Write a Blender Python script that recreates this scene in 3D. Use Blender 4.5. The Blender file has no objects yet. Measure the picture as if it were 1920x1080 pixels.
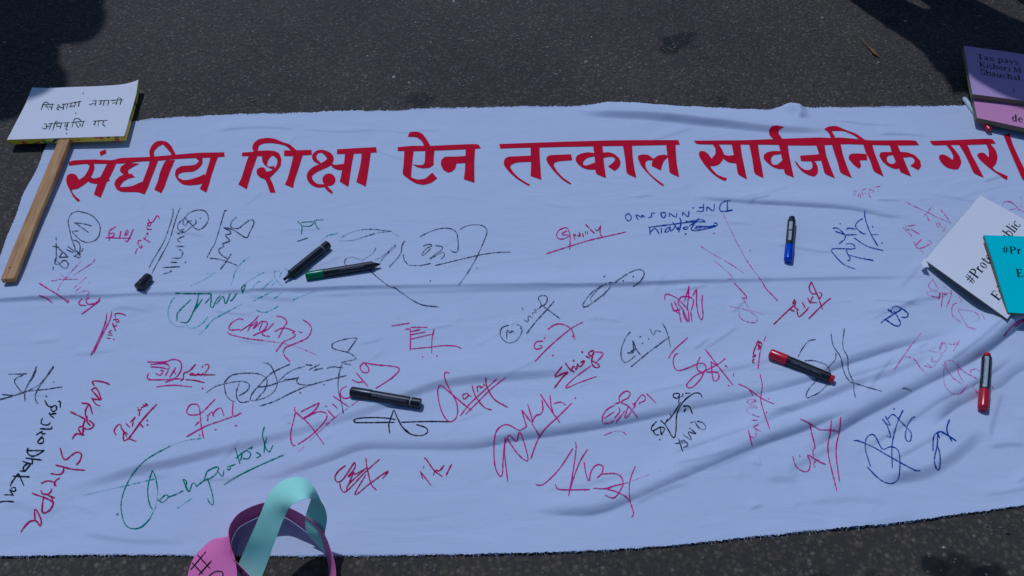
import bpy, bmesh, math, random
import numpy as np
from mathutils import Vector, Matrix, geometry
from mathutils.bvhtree import BVHTree

random.seed(7); RNG = np.random.default_rng(7)
S = bpy.context.scene
COL = S.collection

# ---------------------------------------------------------------- camera, light, exposure
CAM_H, PITCH, FPX = 1.25, math.radians(47.0), 1700.0
cam_d = bpy.data.cameras.new('camera'); cam = bpy.data.objects.new('camera', cam_d); COL.objects.link(cam)
cam.location = (0, 0, CAM_H); cam.rotation_euler = (math.pi/2 - PITCH, 0, 0)
cam_d.sensor_width = 36; cam_d.lens = 36*FPX/1920; cam_d.clip_start = 0.02; cam_d.clip_end = 500
S.camera = cam

SUN_EL, SUN_ROT = math.radians(60), math.radians(-30)
to_sun = Vector((math.sin(SUN_ROT)*math.cos(SUN_EL), math.cos(SUN_ROT)*math.cos(SUN_EL), math.sin(SUN_EL)))
W = bpy.data.worlds.new('World'); S.world = W; W.use_nodes = True
wn = W.node_tree.nodes; wl = W.node_tree.links
sky = wn.new('ShaderNodeTexSky'); sky.sky_type = 'NISHITA'; sky.sun_disc = False
sky.sun_elevation = SUN_EL; sky.sun_rotation = SUN_ROT; sky.air_density = 1.0; sky.dust_density = 1.0
bg = wn['Background']; bg.inputs['Strength'].default_value = 0.090
wl.new(sky.outputs[0], bg.inputs['Color'])
sd = bpy.data.lights.new('sun', 'SUN'); sd.energy = 3.45; sd.angle = math.radians(0.8); sd.color = (1.0, 0.90, 0.77)
sun = bpy.data.objects.new('sun', sd); COL.objects.link(sun)
sun.rotation_euler = to_sun.to_track_quat('Z', 'Y').to_euler(); sun.location = to_sun*8
vs = S.view_settings
vs.view_transform = 'Standard'; vs.look = 'None'; vs.gamma = 1; vs.use_curve_mapping = False
vs.exposure = -1.15
try:
    vs.use_white_balance = True; vs.white_balance_temperature = 4550; vs.white_balance_tint = 10
except Exception as e:
    print('wb', e)

# ---------------------------------------------------------------- picture ray -> place
cp, sp = math.cos(PITCH), math.sin(PITCH)
def ray(px, py):
    a = (px-960)/FPX; b = -(py-540)/FPX
    return Vector((a, cp + b*sp, -sp + b*cp))
def at(px, py, z=0.0):
    d = ray(px, py); t = (z-CAM_H)/d.z
    return Vector((d.x*t, d.y*t, z))
def at_np(P, Z):
    a = (P[:, 0]-960)/FPX; b = -(P[:, 1]-540)/FPX
    dy = cp+b*sp; dz = -sp+b*cp; t = (Z-CAM_H)/dz
    return a*t, dy*t

# ---------------------------------------------------------------- helpers
def tag(o, label=None, cat=None, group=None, kind=None):
    if label: o['label'] = label
    if cat: o['category'] = cat
    if group: o['group'] = group
    if kind: o['kind'] = kind
    return o
def empty(name, loc=(0, 0, 0)):
    o = bpy.data.objects.new(name, None); COL.objects.link(o); o.location = loc; o.empty_display_size = .05
    return o
def link(name, me, m, parent=None, smooth=False):
    o = bpy.data.objects.new(name, me); COL.objects.link(o)
    if m is not None:
        me.materials.clear(); me.materials.append(m)
    if smooth:
        me.polygons.foreach_set('use_smooth', [True]*len(me.polygons))
    if parent is not None:
        o.parent = parent
        o.matrix_parent_inverse = Matrix.Translation(-Vector(parent.location)) if parent.type == 'EMPTY' and not any(parent.rotation_euler) else Matrix.Identity(4)
        if parent.type != 'EMPTY' : o.matrix_parent_inverse = parent.matrix_world.inverted()
    return o
def mesh(name, V, F):
    me = bpy.data.meshes.new(name); me.from_pydata([tuple(v) for v in V], [], [tuple(f) for f in F]); me.update(); return me
def bm_mesh(name, bm):
    me = bpy.data.meshes.new(name); bm.to_mesh(me); bm.free(); me.update(); return me

def mat(name, col, rough=.7, spec=.3, bump=None, noise=None, metallic=0, coat=0):
    m = bpy.data.materials.new(name); m.use_nodes = True
    n = m.node_tree.nodes; l = m.node_tree.links; b = n['Principled BSDF']
    b.inputs['Base Color'].default_value = (*col, 1); b.inputs['Roughness'].default_value = rough
    b.inputs['Specular IOR Level'].default_value = spec; b.inputs['Metallic'].default_value = metallic
    b.inputs['Coat Weight'].default_value = coat
    geo = n.new('ShaderNodeNewGeometry')
    if noise:
        sc, amt = noise
        t = n.new('ShaderNodeTexNoise'); t.inputs['Scale'].default_value = sc; t.inputs['Detail'].default_value = 6
        l.new(geo.outputs['Position'], t.inputs['Vector'])
        mx = n.new('ShaderNodeMix'); mx.data_type = 'RGBA'
        mx.inputs[6].default_value = (*[c*(1-amt) for c in col], 1); mx.inputs[7].default_value = (*[min(1, c*(1+amt)) for c in col], 1)
        l.new(t.outputs['Fac'], mx.inputs[0]); l.new(mx.outputs[2], b.inputs['Base Color'])
    if bump:
        sc, st, di = bump
        t = n.new('ShaderNodeTexNoise'); t.inputs['Scale'].default_value = sc; t.inputs['Detail'].default_value = 5
        l.new(geo.outputs['Position'], t.inputs['Vector'])
        bp = n.new('ShaderNodeBump'); bp.inputs['Strength'].default_value = st; bp.inputs['Distance'].default_value = di
        l.new(t.outputs['Fac'], bp.inputs['Height']); l.new(bp.outputs[0], b.inputs['Normal'])
    return m

def ink(name, col, gap=0.35, rough=.8):
    """marker ink: breaks up where the pen skipped over the weave"""
    m = mat(name, col, rough, .04)
    n = m.node_tree.nodes; l = m.node_tree.links; b = n['Principled BSDF']
    geo = n.new('ShaderNodeNewGeometry')
    t = n.new('ShaderNodeTexNoise'); t.inputs['Scale'].default_value = 330; t.inputs['Detail'].default_value = 2; t.inputs['Roughness'].default_value = .3
    t2 = n.new('ShaderNodeTexNoise'); t2.inputs['Scale'].default_value = 38; t2.inputs['Detail'].default_value = 2
    l.new(geo.outputs['Position'], t.inputs['Vector']); l.new(geo.outputs['Position'], t2.inputs['Vector'])
    ad = n.new('ShaderNodeMath'); ad.operation = 'ADD'
    l.new(t.outputs['Fac'], ad.inputs[0]); l.new(t2.outputs['Fac'], ad.inputs[1])
    mr = n.new('ShaderNodeMapRange'); mr.inputs['From Min'].default_value = .84+gap*.45; mr.inputs['From Max'].default_value = .94+gap*.45
    l.new(ad.outputs[0], mr.inputs['Value']); mr.inputs['To Min'].default_value = max(.25, .9-gap*1.6); mr.inputs['To Max'].default_value = 1
    l.new(mr.outputs[0], b.inputs['Alpha'])
    return m

def catmull(P, n=5, closed=False):
    P = [np.array(p, float) for p in P]
    if len(P) < 3: return P
    out = []
    N = len(P)
    rng = range(N) if closed else range(N-1)
    for i in rng:
        p1, p2 = P[i % N], P[(i+1) % N]
        p0 = P[i-1] if (i > 0 or closed) else 2*p1-p2
        p3 = P[(i+2) % N] if (i+2 < N or closed) else 2*p2-p1
        for k in range(n):
            t = k/n
            out.append(.5*((2*p1)+(-p0+p2)*t+(2*p0-5*p1+4*p2-p3)*t*t+(-p0+3*p1-3*p2+p3)*t**3))
    if not closed: out.append(P[-1])
    return out

# ---------------------------------------------------------------- the cloth's relief
# every fold: path of its shaded flank (picture points dropped on the ground), width m, height m, length of lit back
FOLDS = [
 ([(-260,590),(0,566),(232,557),(384,550),(584,546),(768,541),(980,539),(1152,536),(1400,528),(1536,525),(1740,520),(1800,519)], .0085, .0046, 4.2, 1.0),
 ([(420,884),(504,892),(564,876),(624,857),(684,838),(768,838),(888,838),(948,827),(1028,816),(1152,795),(1252,771),(1332,754),(1412,738),(1512,714),(1576,688),(1636,668),(1696,648),(1756,630),(1826,608)], .020, .0075, 2.8, .9),
 ([(980,952),(1028,957),(1110,960),(1185,934),(1250,906),(1310,880),(1410,838),(1460,820),(1525,799),(1560,785),(1600,768)], .019, .0082, 1.7, .9),
 ([(1490,850),(1530,830),(1565,808),(1610,782),(1660,756),(1710,731),(1760,706),(1810,678),(1850,652),(1885,622),(1930,585),(2020,520)], .024, .0140, 1.5, .9),
 ([(1400,806),(1445,787),(1510,765),(1585,731),(1660,708),(1716,686),(1760,662)], .020, .0065, 1.9, .8),
 ([(1560,722),(1650,694),(1720,668),(1790,646)], .011, .0026, 1.6, .9),
 ([(1590,862),(1680,804),(1760,757),(1830,722),(1900,672)], .012, .0034, 1.6, .9),
 ([(1655,878),(1730,834),(1790,802)], .011, .0024, 1.6, .9),
 ([(1760,700),(1830,650),(1880,604)], .009, .0028, 1.5, .8),
 ([(1240,860),(1320,832),(1400,806),(1470,780)], .011, .0022, 1.6, .9),
 ([(1320,705),(1400,690),(1480,668)], .012, .0020, 1.6, .9),
 ([(1560,228),(1620,236),(1690,238)], .008, .0014, 1.5, .9),
 ([(560,245),(640,250),(720,246)], .008, .0012, 1.5, .9),
 ([(1470,885),(1500,872),(1540,850),(1580,836)], .016, .003, 1.8, .8),
 ([(1000,925),(1080,920),(1150,900),(1220,880)], .014, .0016, 1.8, .8),
 ([(1180,955),(1240,925),(1300,905)], .012, .0018, 1.6, .8),
 ([(90,930),(140,918),(200,904),(260,887),(320,874),(384,857),(464,838),(544,818),(604,803),(660,786),(730,762),(800,735),(860,722),(968,711),(1068,700),(1148,678)], .022, .0060, 2.8, .7),
 ([(1060,210),(1118,219),(1209,224),(1319,235),(1392,242),(1446,247),(1540,250),(1575,252)], .024, .0105, 2.0, .8),
 ([(1280,370),(1312,374),(1392,381),(1472,385),(1536,389),(1596,393),(1636,401),(1666,407),(1722,408)], .014, .0050, 2.6, .9),
 ([(400,250),(440,245),(500,242),(560,246)], .012, .0030, 2.5, .7),
 ([(1640,910),(1696,897),(1736,888),(1776,866),(1816,834),(1846,808)], .026, .0075, 2.2, .8),
 ([(1730,800),(1756,780),(1786,757),(1826,738),(1866,722),(1900,696),(1960,670)], .024, .0080, 2.0, .9),
 ([(1848,840),(1858,800),(1870,760),(1880,730)], .013, .0035, 2.0, .7),
 ([(1840,836),(1862,840),(1890,836),(1930,838)], .012, .0035, 2.0, .7),
 ([(1600,596),(1680,582),(1750,560),(1800,552)], .016, .0020, 2.5, .8),
 ([(1430,905),(1470,900),(1500,903)], .018, .0028, 1.8, .7),
 ([(0,960),(30,950),(70,962),(90,980)], .02, .0022, 2.0, .7),
 ([(200,585),(240,582),(290,590)], .013, .0018, 2.0, .7),
 ([(455,556),(500,562),(560,566)], .013, .0025, 2.0, .7),
 ([(560,560),(620,556),(740,552),(900,548),(1100,545)], .016, .0028, 1.5, .8),
 ([(1490,200),(1493,212),(1496,228)], .010, .0070, 1.4, .6),
 ([(140,1000),(200,1012),(260,1018),(360,1020)], .012, .0016, 2.0, .7),
 ([(1560,1010),(1640,988),(1730,968)], .02, .0018, 2.0, .7),
 ([(1500,950),(1600,940),(1680,948)], .016, .0018, 2.0, .7),
 ([(1640,255),(1700,256),(1740,259)], .010, .0030, 2.0, .7),
]
_r = random.Random(31)
for _ in range(120):           # the small crumples all over
    x = _r.uniform(20, 1900); y = _r.uniform(225, 1010)
    right = x > 1150; Lc = _r.uniform(25, 110)*(1.2 if right else 1)
    a = math.radians(_r.gauss(24 if right and y > 520 else 4, 16 if not right else 14))
    if y > 380 or _r.random() < .6:
        pts_ = [(x+t*Lc*math.cos(a), y-t*Lc*math.sin(a)+_r.uniform(-3, 3)) for t in (0, .35, .7, 1)]
        FOLDS.append((pts_, _r.uniform(.005, .010), _r.uniform(.0003, .0011)*(1.35 if right else 1), 1.6, _r.choice((.9, .8))))
FP = []
for path, w, A, back, fade in FOLDS:
    pts = catmull([tuple(at(x, y).xy) for x, y in path], 4)
    FP.append((np.array(pts), w*.78, A*1.5, back*1.15, fade))
def relief_exact(X, Y):
    """height of the cloth over the ground at plan points"""
    X = np.asarray(X, float); Y = np.asarray(Y, float)
    H = np.full(X.shape, .0035)
    H = H + .0009*(np.sin(X*7.3+1.1*Y)*np.cos(Y*9.1-2.3*X)+.5*np.sin(X*17+Y*23)+.35*np.sin(31*X-13*Y)*np.sin(21*Y+3)+.2*np.sin(61*X+37*Y+np.sin(40*Y)))
    H = H + .0014*np.clip(X-.2, 0, 1.2)*np.sin(9*X+14*Y+2*np.sin(5*X))
    for pts, w, A, back, fade in FP:
        lo = pts.min(0)-w*9; hi = pts.max(0)+w*9
        msk = (X > lo[0])&(X < hi[0])&(Y > lo[1])&(Y < hi[1])
        if not msk.any(): continue
        x = X[msk]; y = Y[msk]
        best = np.full(x.shape, 1e9); sg = np.zeros(x.shape); al = np.zeros(x.shape)
        L = np.r_[0, np.cumsum(np.hypot(*np.diff(pts, axis=0).T))]; T = L[-1]
        for i in range(len(pts)-1):
            a = pts[i]; d = pts[i+1]-a; q = d@d
            if q < 1e-12: continue
            t = np.clip(((x-a[0])*d[0]+(y-a[1])*d[1])/q, 0, 1)
            ex = x-a[0]-t*d[0]; ey = y-a[1]-t*d[1]; dd = ex*ex+ey*ey
            s = np.sign(ex*d[1]-ey*d[0])          # + : to the right of travel = towards the camera
            u = dd < best
            best[u] = dd[u]; sg[u] = s[u]; al[u] = (L[i]+t*math.sqrt(q))[u]
        s = np.sqrt(best)*sg
        s = s + (0 if fade == 1.0 else w*.10)*np.sin(al*9+A*900)
        k = np.clip((s/w)+.5, 0, 1)
        if fade == 1.0:                         # crisp upper rim, soft foot
            drop = (1-np.clip(s/(w*1.25), 0, 1))**2; bs = -s
        elif fade == .9:                        # soft crest, crisp foot
            drop = 1-k**2.1; bs = -s-w*.5
        else:
            drop = 1-k*k*(3-2*k); bs = -s-w*.5
        bk = np.exp(-np.clip(bs, 0, None)**2/(2*(back*.8*w)**2))
        e = np.clip(np.minimum(al, T-al)/(.16*T+.01), 0, 1); e = e*e*(3-2*e)
        mod = .78+.22*np.sin(al*11+A*700)
        H[msk] += A*drop*bk*e*mod
    # the little tent at the top hem
    c = at(1484, 205).xy
    H = H + .010*np.exp(-(((X-c[0])/.022)**2+((Y-c[1])/.020)**2))
    return H
GX0, GY0, GS = -1.75, .42, .0019
_gx = np.arange(GX0, 1.95, GS); _gy = np.arange(GY0, 2.2, GS)
_XX, _YY = np.meshgrid(_gx, _gy); GRID = relief_exact(_XX, _YY)
def relief(X, Y):
    fx = np.clip((np.asarray(X, float)-GX0)/GS, 0, len(_gx)-1.001); fy = np.clip((np.asarray(Y, float)-GY0)/GS, 0, len(_gy)-1.001)
    i = fx.astype(int); j = fy.astype(int); a = fx-i; b = fy-j
    return (GRID[j, i]*(1-a)+GRID[j, i+1]*a)*(1-b)+(GRID[j+1, i]*(1-a)+GRID[j+1, i+1]*a)*b
def on_cloth(P):
    """picture points -> plan points lying on the cloth's surface"""
    P = np.asarray(P, float); Z = np.full(len(P), .004)
    for _ in range(16):
        X, Y = at_np(P, Z); Z = .5*Z+.5*relief(X, Y)
    X, Y = at_np(P, Z)
    return X, Y
# ---------------------------------------------------------------- materials
def asphalt_mat():
    m = bpy.data.materials.new('asphalt'); m.use_nodes = True
    n = m.node_tree.nodes; l = m.node_tree.links; b = n['Principled BSDF']
    g = n.new('ShaderNodeNewGeometry')
    def N(kind, **kw):
        x = n.new(kind)
        for k, v in kw.items(): x.inputs[k].default_value = v
        l.new(g.outputs['Position'], x.inputs['Vector']); return x
    v1 = N('ShaderNodeTexVoronoi', Scale=128.0); v2 = N('ShaderNodeTexVoronoi', Scale=68.0)
    n1 = N('ShaderNodeTexNoise', Scale=3.0, Detail=6.0); n2 = N('ShaderNodeTexNoise', Scale=420.0, Detail=4.0)
    n3 = N('ShaderNodeTexNoise', Scale=26.0, Detail=5.0)
    r1 = n.new('ShaderNodeValToRGB'); e = r1.color_ramp.elements
    e[0].position = 0; e[0].color = (.048, .039, .029, 1); e[1].position = 1; e[1].color = (.15, .13, .105, 1)
    for p, c in ((.3, (.070, .057, .043)), (.6, (.090, .071, .052)), (.86, (.105, .082, .056)), (.95, (.13, .115, .09))):
        q = e.new(p); q.color = (*c, 1)
    sx = n.new('ShaderNodeSeparateColor'); l.new(v1.outputs['Color'], sx.inputs[0]); l.new(sx.outputs[0], r1.inputs[0])
    # tar between the stones
    mr = n.new('ShaderNodeMapRange'); mr.inputs['From Min'].default_value = .25; mr.inputs['From Max'].default_value = .62; l.new(v1.outputs['Distance'], mr.inputs[0])
    mx = n.new('ShaderNodeMix'); mx.data_type = 'RGBA'; mx.inputs[7].default_value = (.046, .038, .030, 1)
    l.new(mr.outputs[0], mx.inputs[0]); l.new(r1.outputs[0], mx.inputs[6])
    # fine sand
    r2 = n.new('ShaderNodeMapRange'); r2.inputs['From Min'].default_value = .3; r2.inputs['From Max'].default_value = .75; r2.inputs['To Min'].default_value = .72; r2.inputs['To Max'].default_value = 1.32
    l.new(n2.outputs['Fac'], r2.inputs[0])
    m2 = n.new('ShaderNodeVectorMath'); m2.operation = 'SCALE'; wm = n.new('ShaderNodeVectorMath'); wm.operation = 'MULTIPLY'; wm.inputs[1].default_value = (1.10, 1.02, .93); l.new(mx.outputs[2], wm.inputs[0]); l.new(wm.outputs[0], m2.inputs[0]); l.new(r2.outputs[0], m2.inputs['Scale'])
    r3 = n.new('ShaderNodeMapRange'); r3.inputs['From Min'].default_value = .3; r3.inputs['From Max'].default_value = .7; r3.inputs['To Min'].default_value = .80; r3.inputs['To Max'].default_value = 1.22
    l.new(n1.outputs['Fac'], r3.inputs[0])
    m3 = n.new('ShaderNodeVectorMath'); m3.operation = 'SCALE'; l.new(m2.outputs[0], m3.inputs[0]); l.new(r3.outputs[0], m3.inputs['Scale'])
    last = m3
    # oil and tar stains, and dark patches at the lower right, with ragged rims
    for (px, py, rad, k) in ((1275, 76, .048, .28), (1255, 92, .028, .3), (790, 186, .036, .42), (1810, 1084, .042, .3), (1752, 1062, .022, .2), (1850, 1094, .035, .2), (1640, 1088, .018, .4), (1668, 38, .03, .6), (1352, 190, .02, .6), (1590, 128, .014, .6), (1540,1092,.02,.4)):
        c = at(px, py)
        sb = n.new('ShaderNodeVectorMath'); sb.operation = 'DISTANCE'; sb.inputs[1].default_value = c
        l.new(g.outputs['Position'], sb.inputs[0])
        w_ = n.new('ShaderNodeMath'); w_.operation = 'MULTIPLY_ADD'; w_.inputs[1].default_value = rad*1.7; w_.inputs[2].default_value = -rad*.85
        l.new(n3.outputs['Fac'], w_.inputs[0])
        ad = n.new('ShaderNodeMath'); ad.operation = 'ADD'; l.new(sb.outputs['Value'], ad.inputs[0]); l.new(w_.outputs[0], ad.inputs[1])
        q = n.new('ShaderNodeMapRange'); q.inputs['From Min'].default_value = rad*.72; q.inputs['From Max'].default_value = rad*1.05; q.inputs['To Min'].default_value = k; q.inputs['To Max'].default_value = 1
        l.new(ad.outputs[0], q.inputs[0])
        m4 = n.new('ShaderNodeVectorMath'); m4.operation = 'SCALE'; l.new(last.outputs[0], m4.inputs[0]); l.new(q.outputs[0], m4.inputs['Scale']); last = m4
    l.new(last.outputs[0], b.inputs['Base Color'])
    b.inputs['Roughness'].default_value = .82; b.inputs['Specular IOR Level'].default_value = .35
    h = n.new('ShaderNodeMath'); h.operation = 'MULTIPLY_ADD'; h.inputs[1].default_value = -1.0
    l.new(v1.outputs['Distance'], h.inputs[0]); l.new(n2.outputs['Fac'], h.inputs[2])
    h2 = n.new('ShaderNodeMath'); h2.operation = 'MULTIPLY_ADD'; h2.inputs[1].default_value = -.8
    l.new(v2.outputs['Distance'], h2.inputs[0]); l.new(h.outputs[0], h2.inputs[2])
    bp = n.new('ShaderNodeBump'); bp.inputs['Strength'].default_value = .5; bp.inputs['Distance'].default_value = .0010
    l.new(h2.outputs[0], bp.inputs['Height']); l.new(bp.outputs[0], b.inputs['Normal'])
    return m

def cloth_mat():
    m = bpy.data.materials.new('white_cotton'); m.use_nodes = True
    n = m.node_tree.nodes; l = m.node_tree.links; b = n['Principled BSDF']
    g = n.new('ShaderNodeNewGeometry')
    t = n.new('ShaderNodeTexNoise'); t.inputs['Scale'].default_value = 2.2; t.inputs['Detail'].default_value = 5
    l.new(g.outputs['Position'], t.inputs['Vector'])
    mx = n.new('ShaderNodeMix'); mx.data_type = 'RGBA'
    mx.inputs[6].default_value = (.59, .62, .74, 1); mx.inputs[7].default_value = (.64, .665, .77, 1)
    l.new(t.outputs['Fac'], mx.inputs[0])
    # dust smudges
    t3 = n.new('ShaderNodeTexNoise'); t3.inputs['Scale'].default_value = 9; t3.inputs['Detail'].default_value = 8; t3.inputs['Roughness'].default_value = .65
    l.new(g.outputs['Position'], t3.inputs['Vector'])
    r = n.new('ShaderNodeMapRange'); r.inputs['From Min'].default_value = .60; r.inputs['From Max'].default_value = .80; r.inputs['To Max'].default_value = .28
    l.new(t3.outputs['Fac'], r.inputs[0])
    mx2 = n.new('ShaderNodeMix'); mx2.data_type = 'RGBA'; mx2.inputs[7].default_value = (.40, .45, .56, 1)
    l.new(r.outputs[0], mx2.inputs[0]); l.new(mx.outputs[2], mx2.inputs[6]); l.new(mx2.outputs[2], b.inputs['Base Color'])
    b.inputs['Roughness'].default_value = .9; b.inputs['Specular IOR Level'].default_value = .15
    b.inputs['Sheen Weight'].default_value = .12
    # weave and small creases
    wv = n.new('ShaderNodeTexWave'); wv.inputs['Scale'].default_value = 480; wv.bands_direction = 'X'; wv.inputs['Distortion'].default_value = 1.5
    wh = n.new('ShaderNodeTexWave'); wh.inputs['Scale'].default_value = 480; wh.bands_direction = 'Y'; wh.inputs['Distortion'].default_value = 1.5
    l.new(g.outputs['Position'], wv.inputs['Vector']); l.new(g.outputs['Position'], wh.inputs['Vector'])
    ad = n.new('ShaderNodeMath'); ad.operation = 'ADD'; l.new(wv.outputs['Fac'], ad.inputs[0]); l.new(wh.outputs['Fac'], ad.inputs[1])
    b1 = n.new('ShaderNodeBump'); b1.inputs['Strength'].default_value = .25; b1.inputs['Distance'].default_value = .0002; l.new(ad.outputs[0], b1.inputs['Height'])
    mp = n.new('ShaderNodeMapping'); mp.inputs['Scale'].default_value = (1, 2.6, 1); mp.inputs['Rotation'].default_value = (0, 0, -.35)
    l.new(g.outputs['Position'], mp.inputs['Vector'])
    t2 = n.new('ShaderNodeTexNoise'); t2.inputs['Scale'].default_value = 7; t2.inputs['Detail'].default_value = 7; t2.inputs['Distortion'].default_value = .6
    l.new(mp.outputs[0], t2.inputs['Vector'])
    b2 = n.new('ShaderNodeBump'); b2.inputs['Strength'].default_value = .5; b2.inputs['Distance'].default_value = .007
    l.new(t2.outputs['Fac'], b2.inputs['Height']); l.new(b1.outputs[0], b2.inputs['Normal']); l.new(b2.outputs[0], b.inputs['Normal'])
    return m

def wood_mat():
    m = bpy.data.materials.new('pine_wood'); m.use_nodes = True
    n = m.node_tree.nodes; l = m.node_tree.links; b = n['Principled BSDF']
    tc = n.new('ShaderNodeTexCoord'); mp = n.new('ShaderNodeMapping'); mp.inputs['Scale'].default_value = (60, 5, 30)
    l.new(tc.outputs['Object'], mp.inputs['Vector'])
    t = n.new('ShaderNodeTexNoise'); t.inputs['Scale'].default_value = 2.2; t.inputs['Detail'].default_value = 8; t.inputs['Distortion'].default_value = .8
    l.new(mp.outputs[0], t.inputs['Vector'])
    r = n.new('ShaderNodeValToRGB'); e = r.color_ramp.elements
    e[0].position = .3; e[0].color = (.30, .125, .024, 1); e[1].position = .72; e[1].color = (.60, .32, .085, 1)
    e.new(.5).color = (.48, .225, .05, 1)
    l.new(t.outputs['Fac'], r.inputs[0]); l.new(r.outputs[0], b.inputs['Base Color'])
    b.inputs['Roughness'].default_value = .6
    bp = n.new('ShaderNodeBump'); bp.inputs['Strength'].default_value = .3; bp.inputs['Distance'].default_value = .0006
    l.new(t.outputs['Fac'], bp.inputs['Height']); l.new(bp.outputs[0], b.inputs['Normal'])
    return m

def printed_mat():   # yellow wrapping paper with coloured flecks, on the rim of the placard
    m = bpy.data.materials.new('patterned_yellow_paper'); m.use_nodes = True
    n = m.node_tree.nodes; l = m.node_tree.links; b = n['Principled BSDF']
    g = n.new('ShaderNodeNewGeometry')
    v = n.new('ShaderNodeTexVoronoi'); v.inputs['Scale'].default_value = 95; l.new(g.outputs['Position'], v.inputs['Vector'])
    s = n.new('ShaderNodeSeparateColor'); l.new(v.outputs['Color'], s.inputs[0])
    r = n.new('ShaderNodeValToRGB'); r.color_ramp.interpolation = 'CONSTANT'; e = r.color_ramp.elements
    e[0].position = 0; e[0].color = (.95, .70, .03, 1); e[1].position = .93; e[1].color = (.02, .015, .02, 1)
    e.new(.66).color = (.75, .13, .03, 1); e.new(.76).color = (.95, .70, .03, 1); e.new(.84).color = (.12, .30, .05, 1)
    l.new(s.outputs[0], r.inputs[0]); l.new(r.outputs[0], b.inputs['Base Color']); b.inputs['Roughness'].default_value = .5
    return m

def stone_mat():
    m = bpy.data.materials.new('asphalt_stone'); m.use_nodes = True
    n = m.node_tree.nodes; l = m.node_tree.links; b = n['Principled BSDF']
    g = n.new('ShaderNodeNewGeometry')
    r = n.new('ShaderNodeValToRGB'); e = r.color_ramp.elements
    e[0].position = 0; e[0].color = (.058, .048, .037, 1); e[1].position = 1; e[1].color = (.42, .38, .31, 1)
    for p, c in ((.35, (.072, .059, .044)), (.62, (.090, .070, .048)), (.82, (.088, .080, .066)), (.95, (.11, .098, .078)), (.985, (.17, .155, .125))):
        e.new(p).color = (*c, 1)
    l.new(g.outputs['Random Per Island'], r.inputs[0])
    t = n.new('ShaderNodeTexNoise'); t.inputs['Scale'].default_value = 500; l.new(g.outputs['Position'], t.inputs['Vector'])
    q = n.new('ShaderNodeMapRange'); q.inputs['To Min'].default_value = .75; q.inputs['To Max'].default_value = 1.25; l.new(t.outputs['Fac'], q.inputs[0])
    s = n.new('ShaderNodeVectorMath'); s.operation = 'SCALE'; l.new(r.outputs[0], s.inputs[0]); l.new(q.outputs[0], s.inputs['Scale'])
    l.new(s.outputs[0], b.inputs['Base Color']); b.inputs['Roughness'].default_value = .6
    return m

M = dict(
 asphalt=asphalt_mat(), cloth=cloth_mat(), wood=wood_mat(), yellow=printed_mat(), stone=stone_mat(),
 paint=mat('red_poster_paint', (.56, .003, .026), .85, .08, noise=(34, .25), bump=(500, .3, .0003)),
 k=ink('black_ink', (.055, .066, .12), .28), K=ink('black_ink_bold', (.010, .011, .018), .05),
 q=ink('faint_black_ink', (.07, .085, .16), .42),
 r=ink('red_ink', (.62, .014, .24), .14), R=ink('red_ink_bold', (.46, .005, .11), .06), p=ink('faint_red_ink', (.66, .10, .36), .42),
 g=ink('green_ink', (.002, .22, .15), .18), t=ink('faint_green_ink', (.05, .45, .40), .45),
 b=ink('blue_ink', (.012, .06, .34), .2),
 print=mat('black_print', (.012, .012, .016), .6, .2),
 paper=mat('white_card', (.84, .79, .78), .75, .2, bump=(60, .15, .001), noise=(8, .03)),
 card_edge=mat('grey_card_edge', (.20, .18, .12), .85, .1, noise=(200, .3)),
 purple=mat('purple_card', (.52, .34, .54), .7, .25, noise=(40, .05), bump=(90, .1, .0008)),
 pink=mat('pink_card', (.68, .28, .46), .7, .25, noise=(40, .05)),
 cyan=mat('cyan_card', (.02, .62, .62), .65, .25, noise=(300, .06)),
 mint=mat('mint_paper', (.52, .93, .71), .6, .3, noise=(35, .06), bump=(70, .1, .0006)),
 rose=mat('rose_paper', (.80, .19, .42), .6, .3, noise=(35, .08), bump=(50, .2, .001)),
 black=mat('black_plastic', (.012, .012, .014), .32, .5, bump=(300, .05, .0002)),
 label=mat('silver_label', (.42, .45, .43), .35, .5, noise=(900, .5)),
 white_pl=mat('white_plastic', (.62, .68, .66), .3, .5),
 red_pl=mat('red_plastic', (.52, .004, .02), .25, .5), blue_pl=mat('blue_plastic', (.01, .05, .50), .22, .5),
 green_pl=mat('green_plastic', (.002, .17, .045), .3, .5), nib=mat('felt_nib', (.01, .01, .012), .9, .1),
 grey_pr=mat('grey_print', (.20, .21, .23), .5, .3), leaf=mat('dry_leaf', (.26, .13, .04), .7, .2, noise=(200, .4)),
)

# ---------------------------------------------------------------- ground
bm = bmesh.new(); bmesh.ops.create_grid(bm, x_segments=8, y_segments=8, size=90)
ground = tag(link('road', bm_mesh('road', bm), M['asphalt']), 'dark grey asphalt road with small worn stones', kind='structure')

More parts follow.
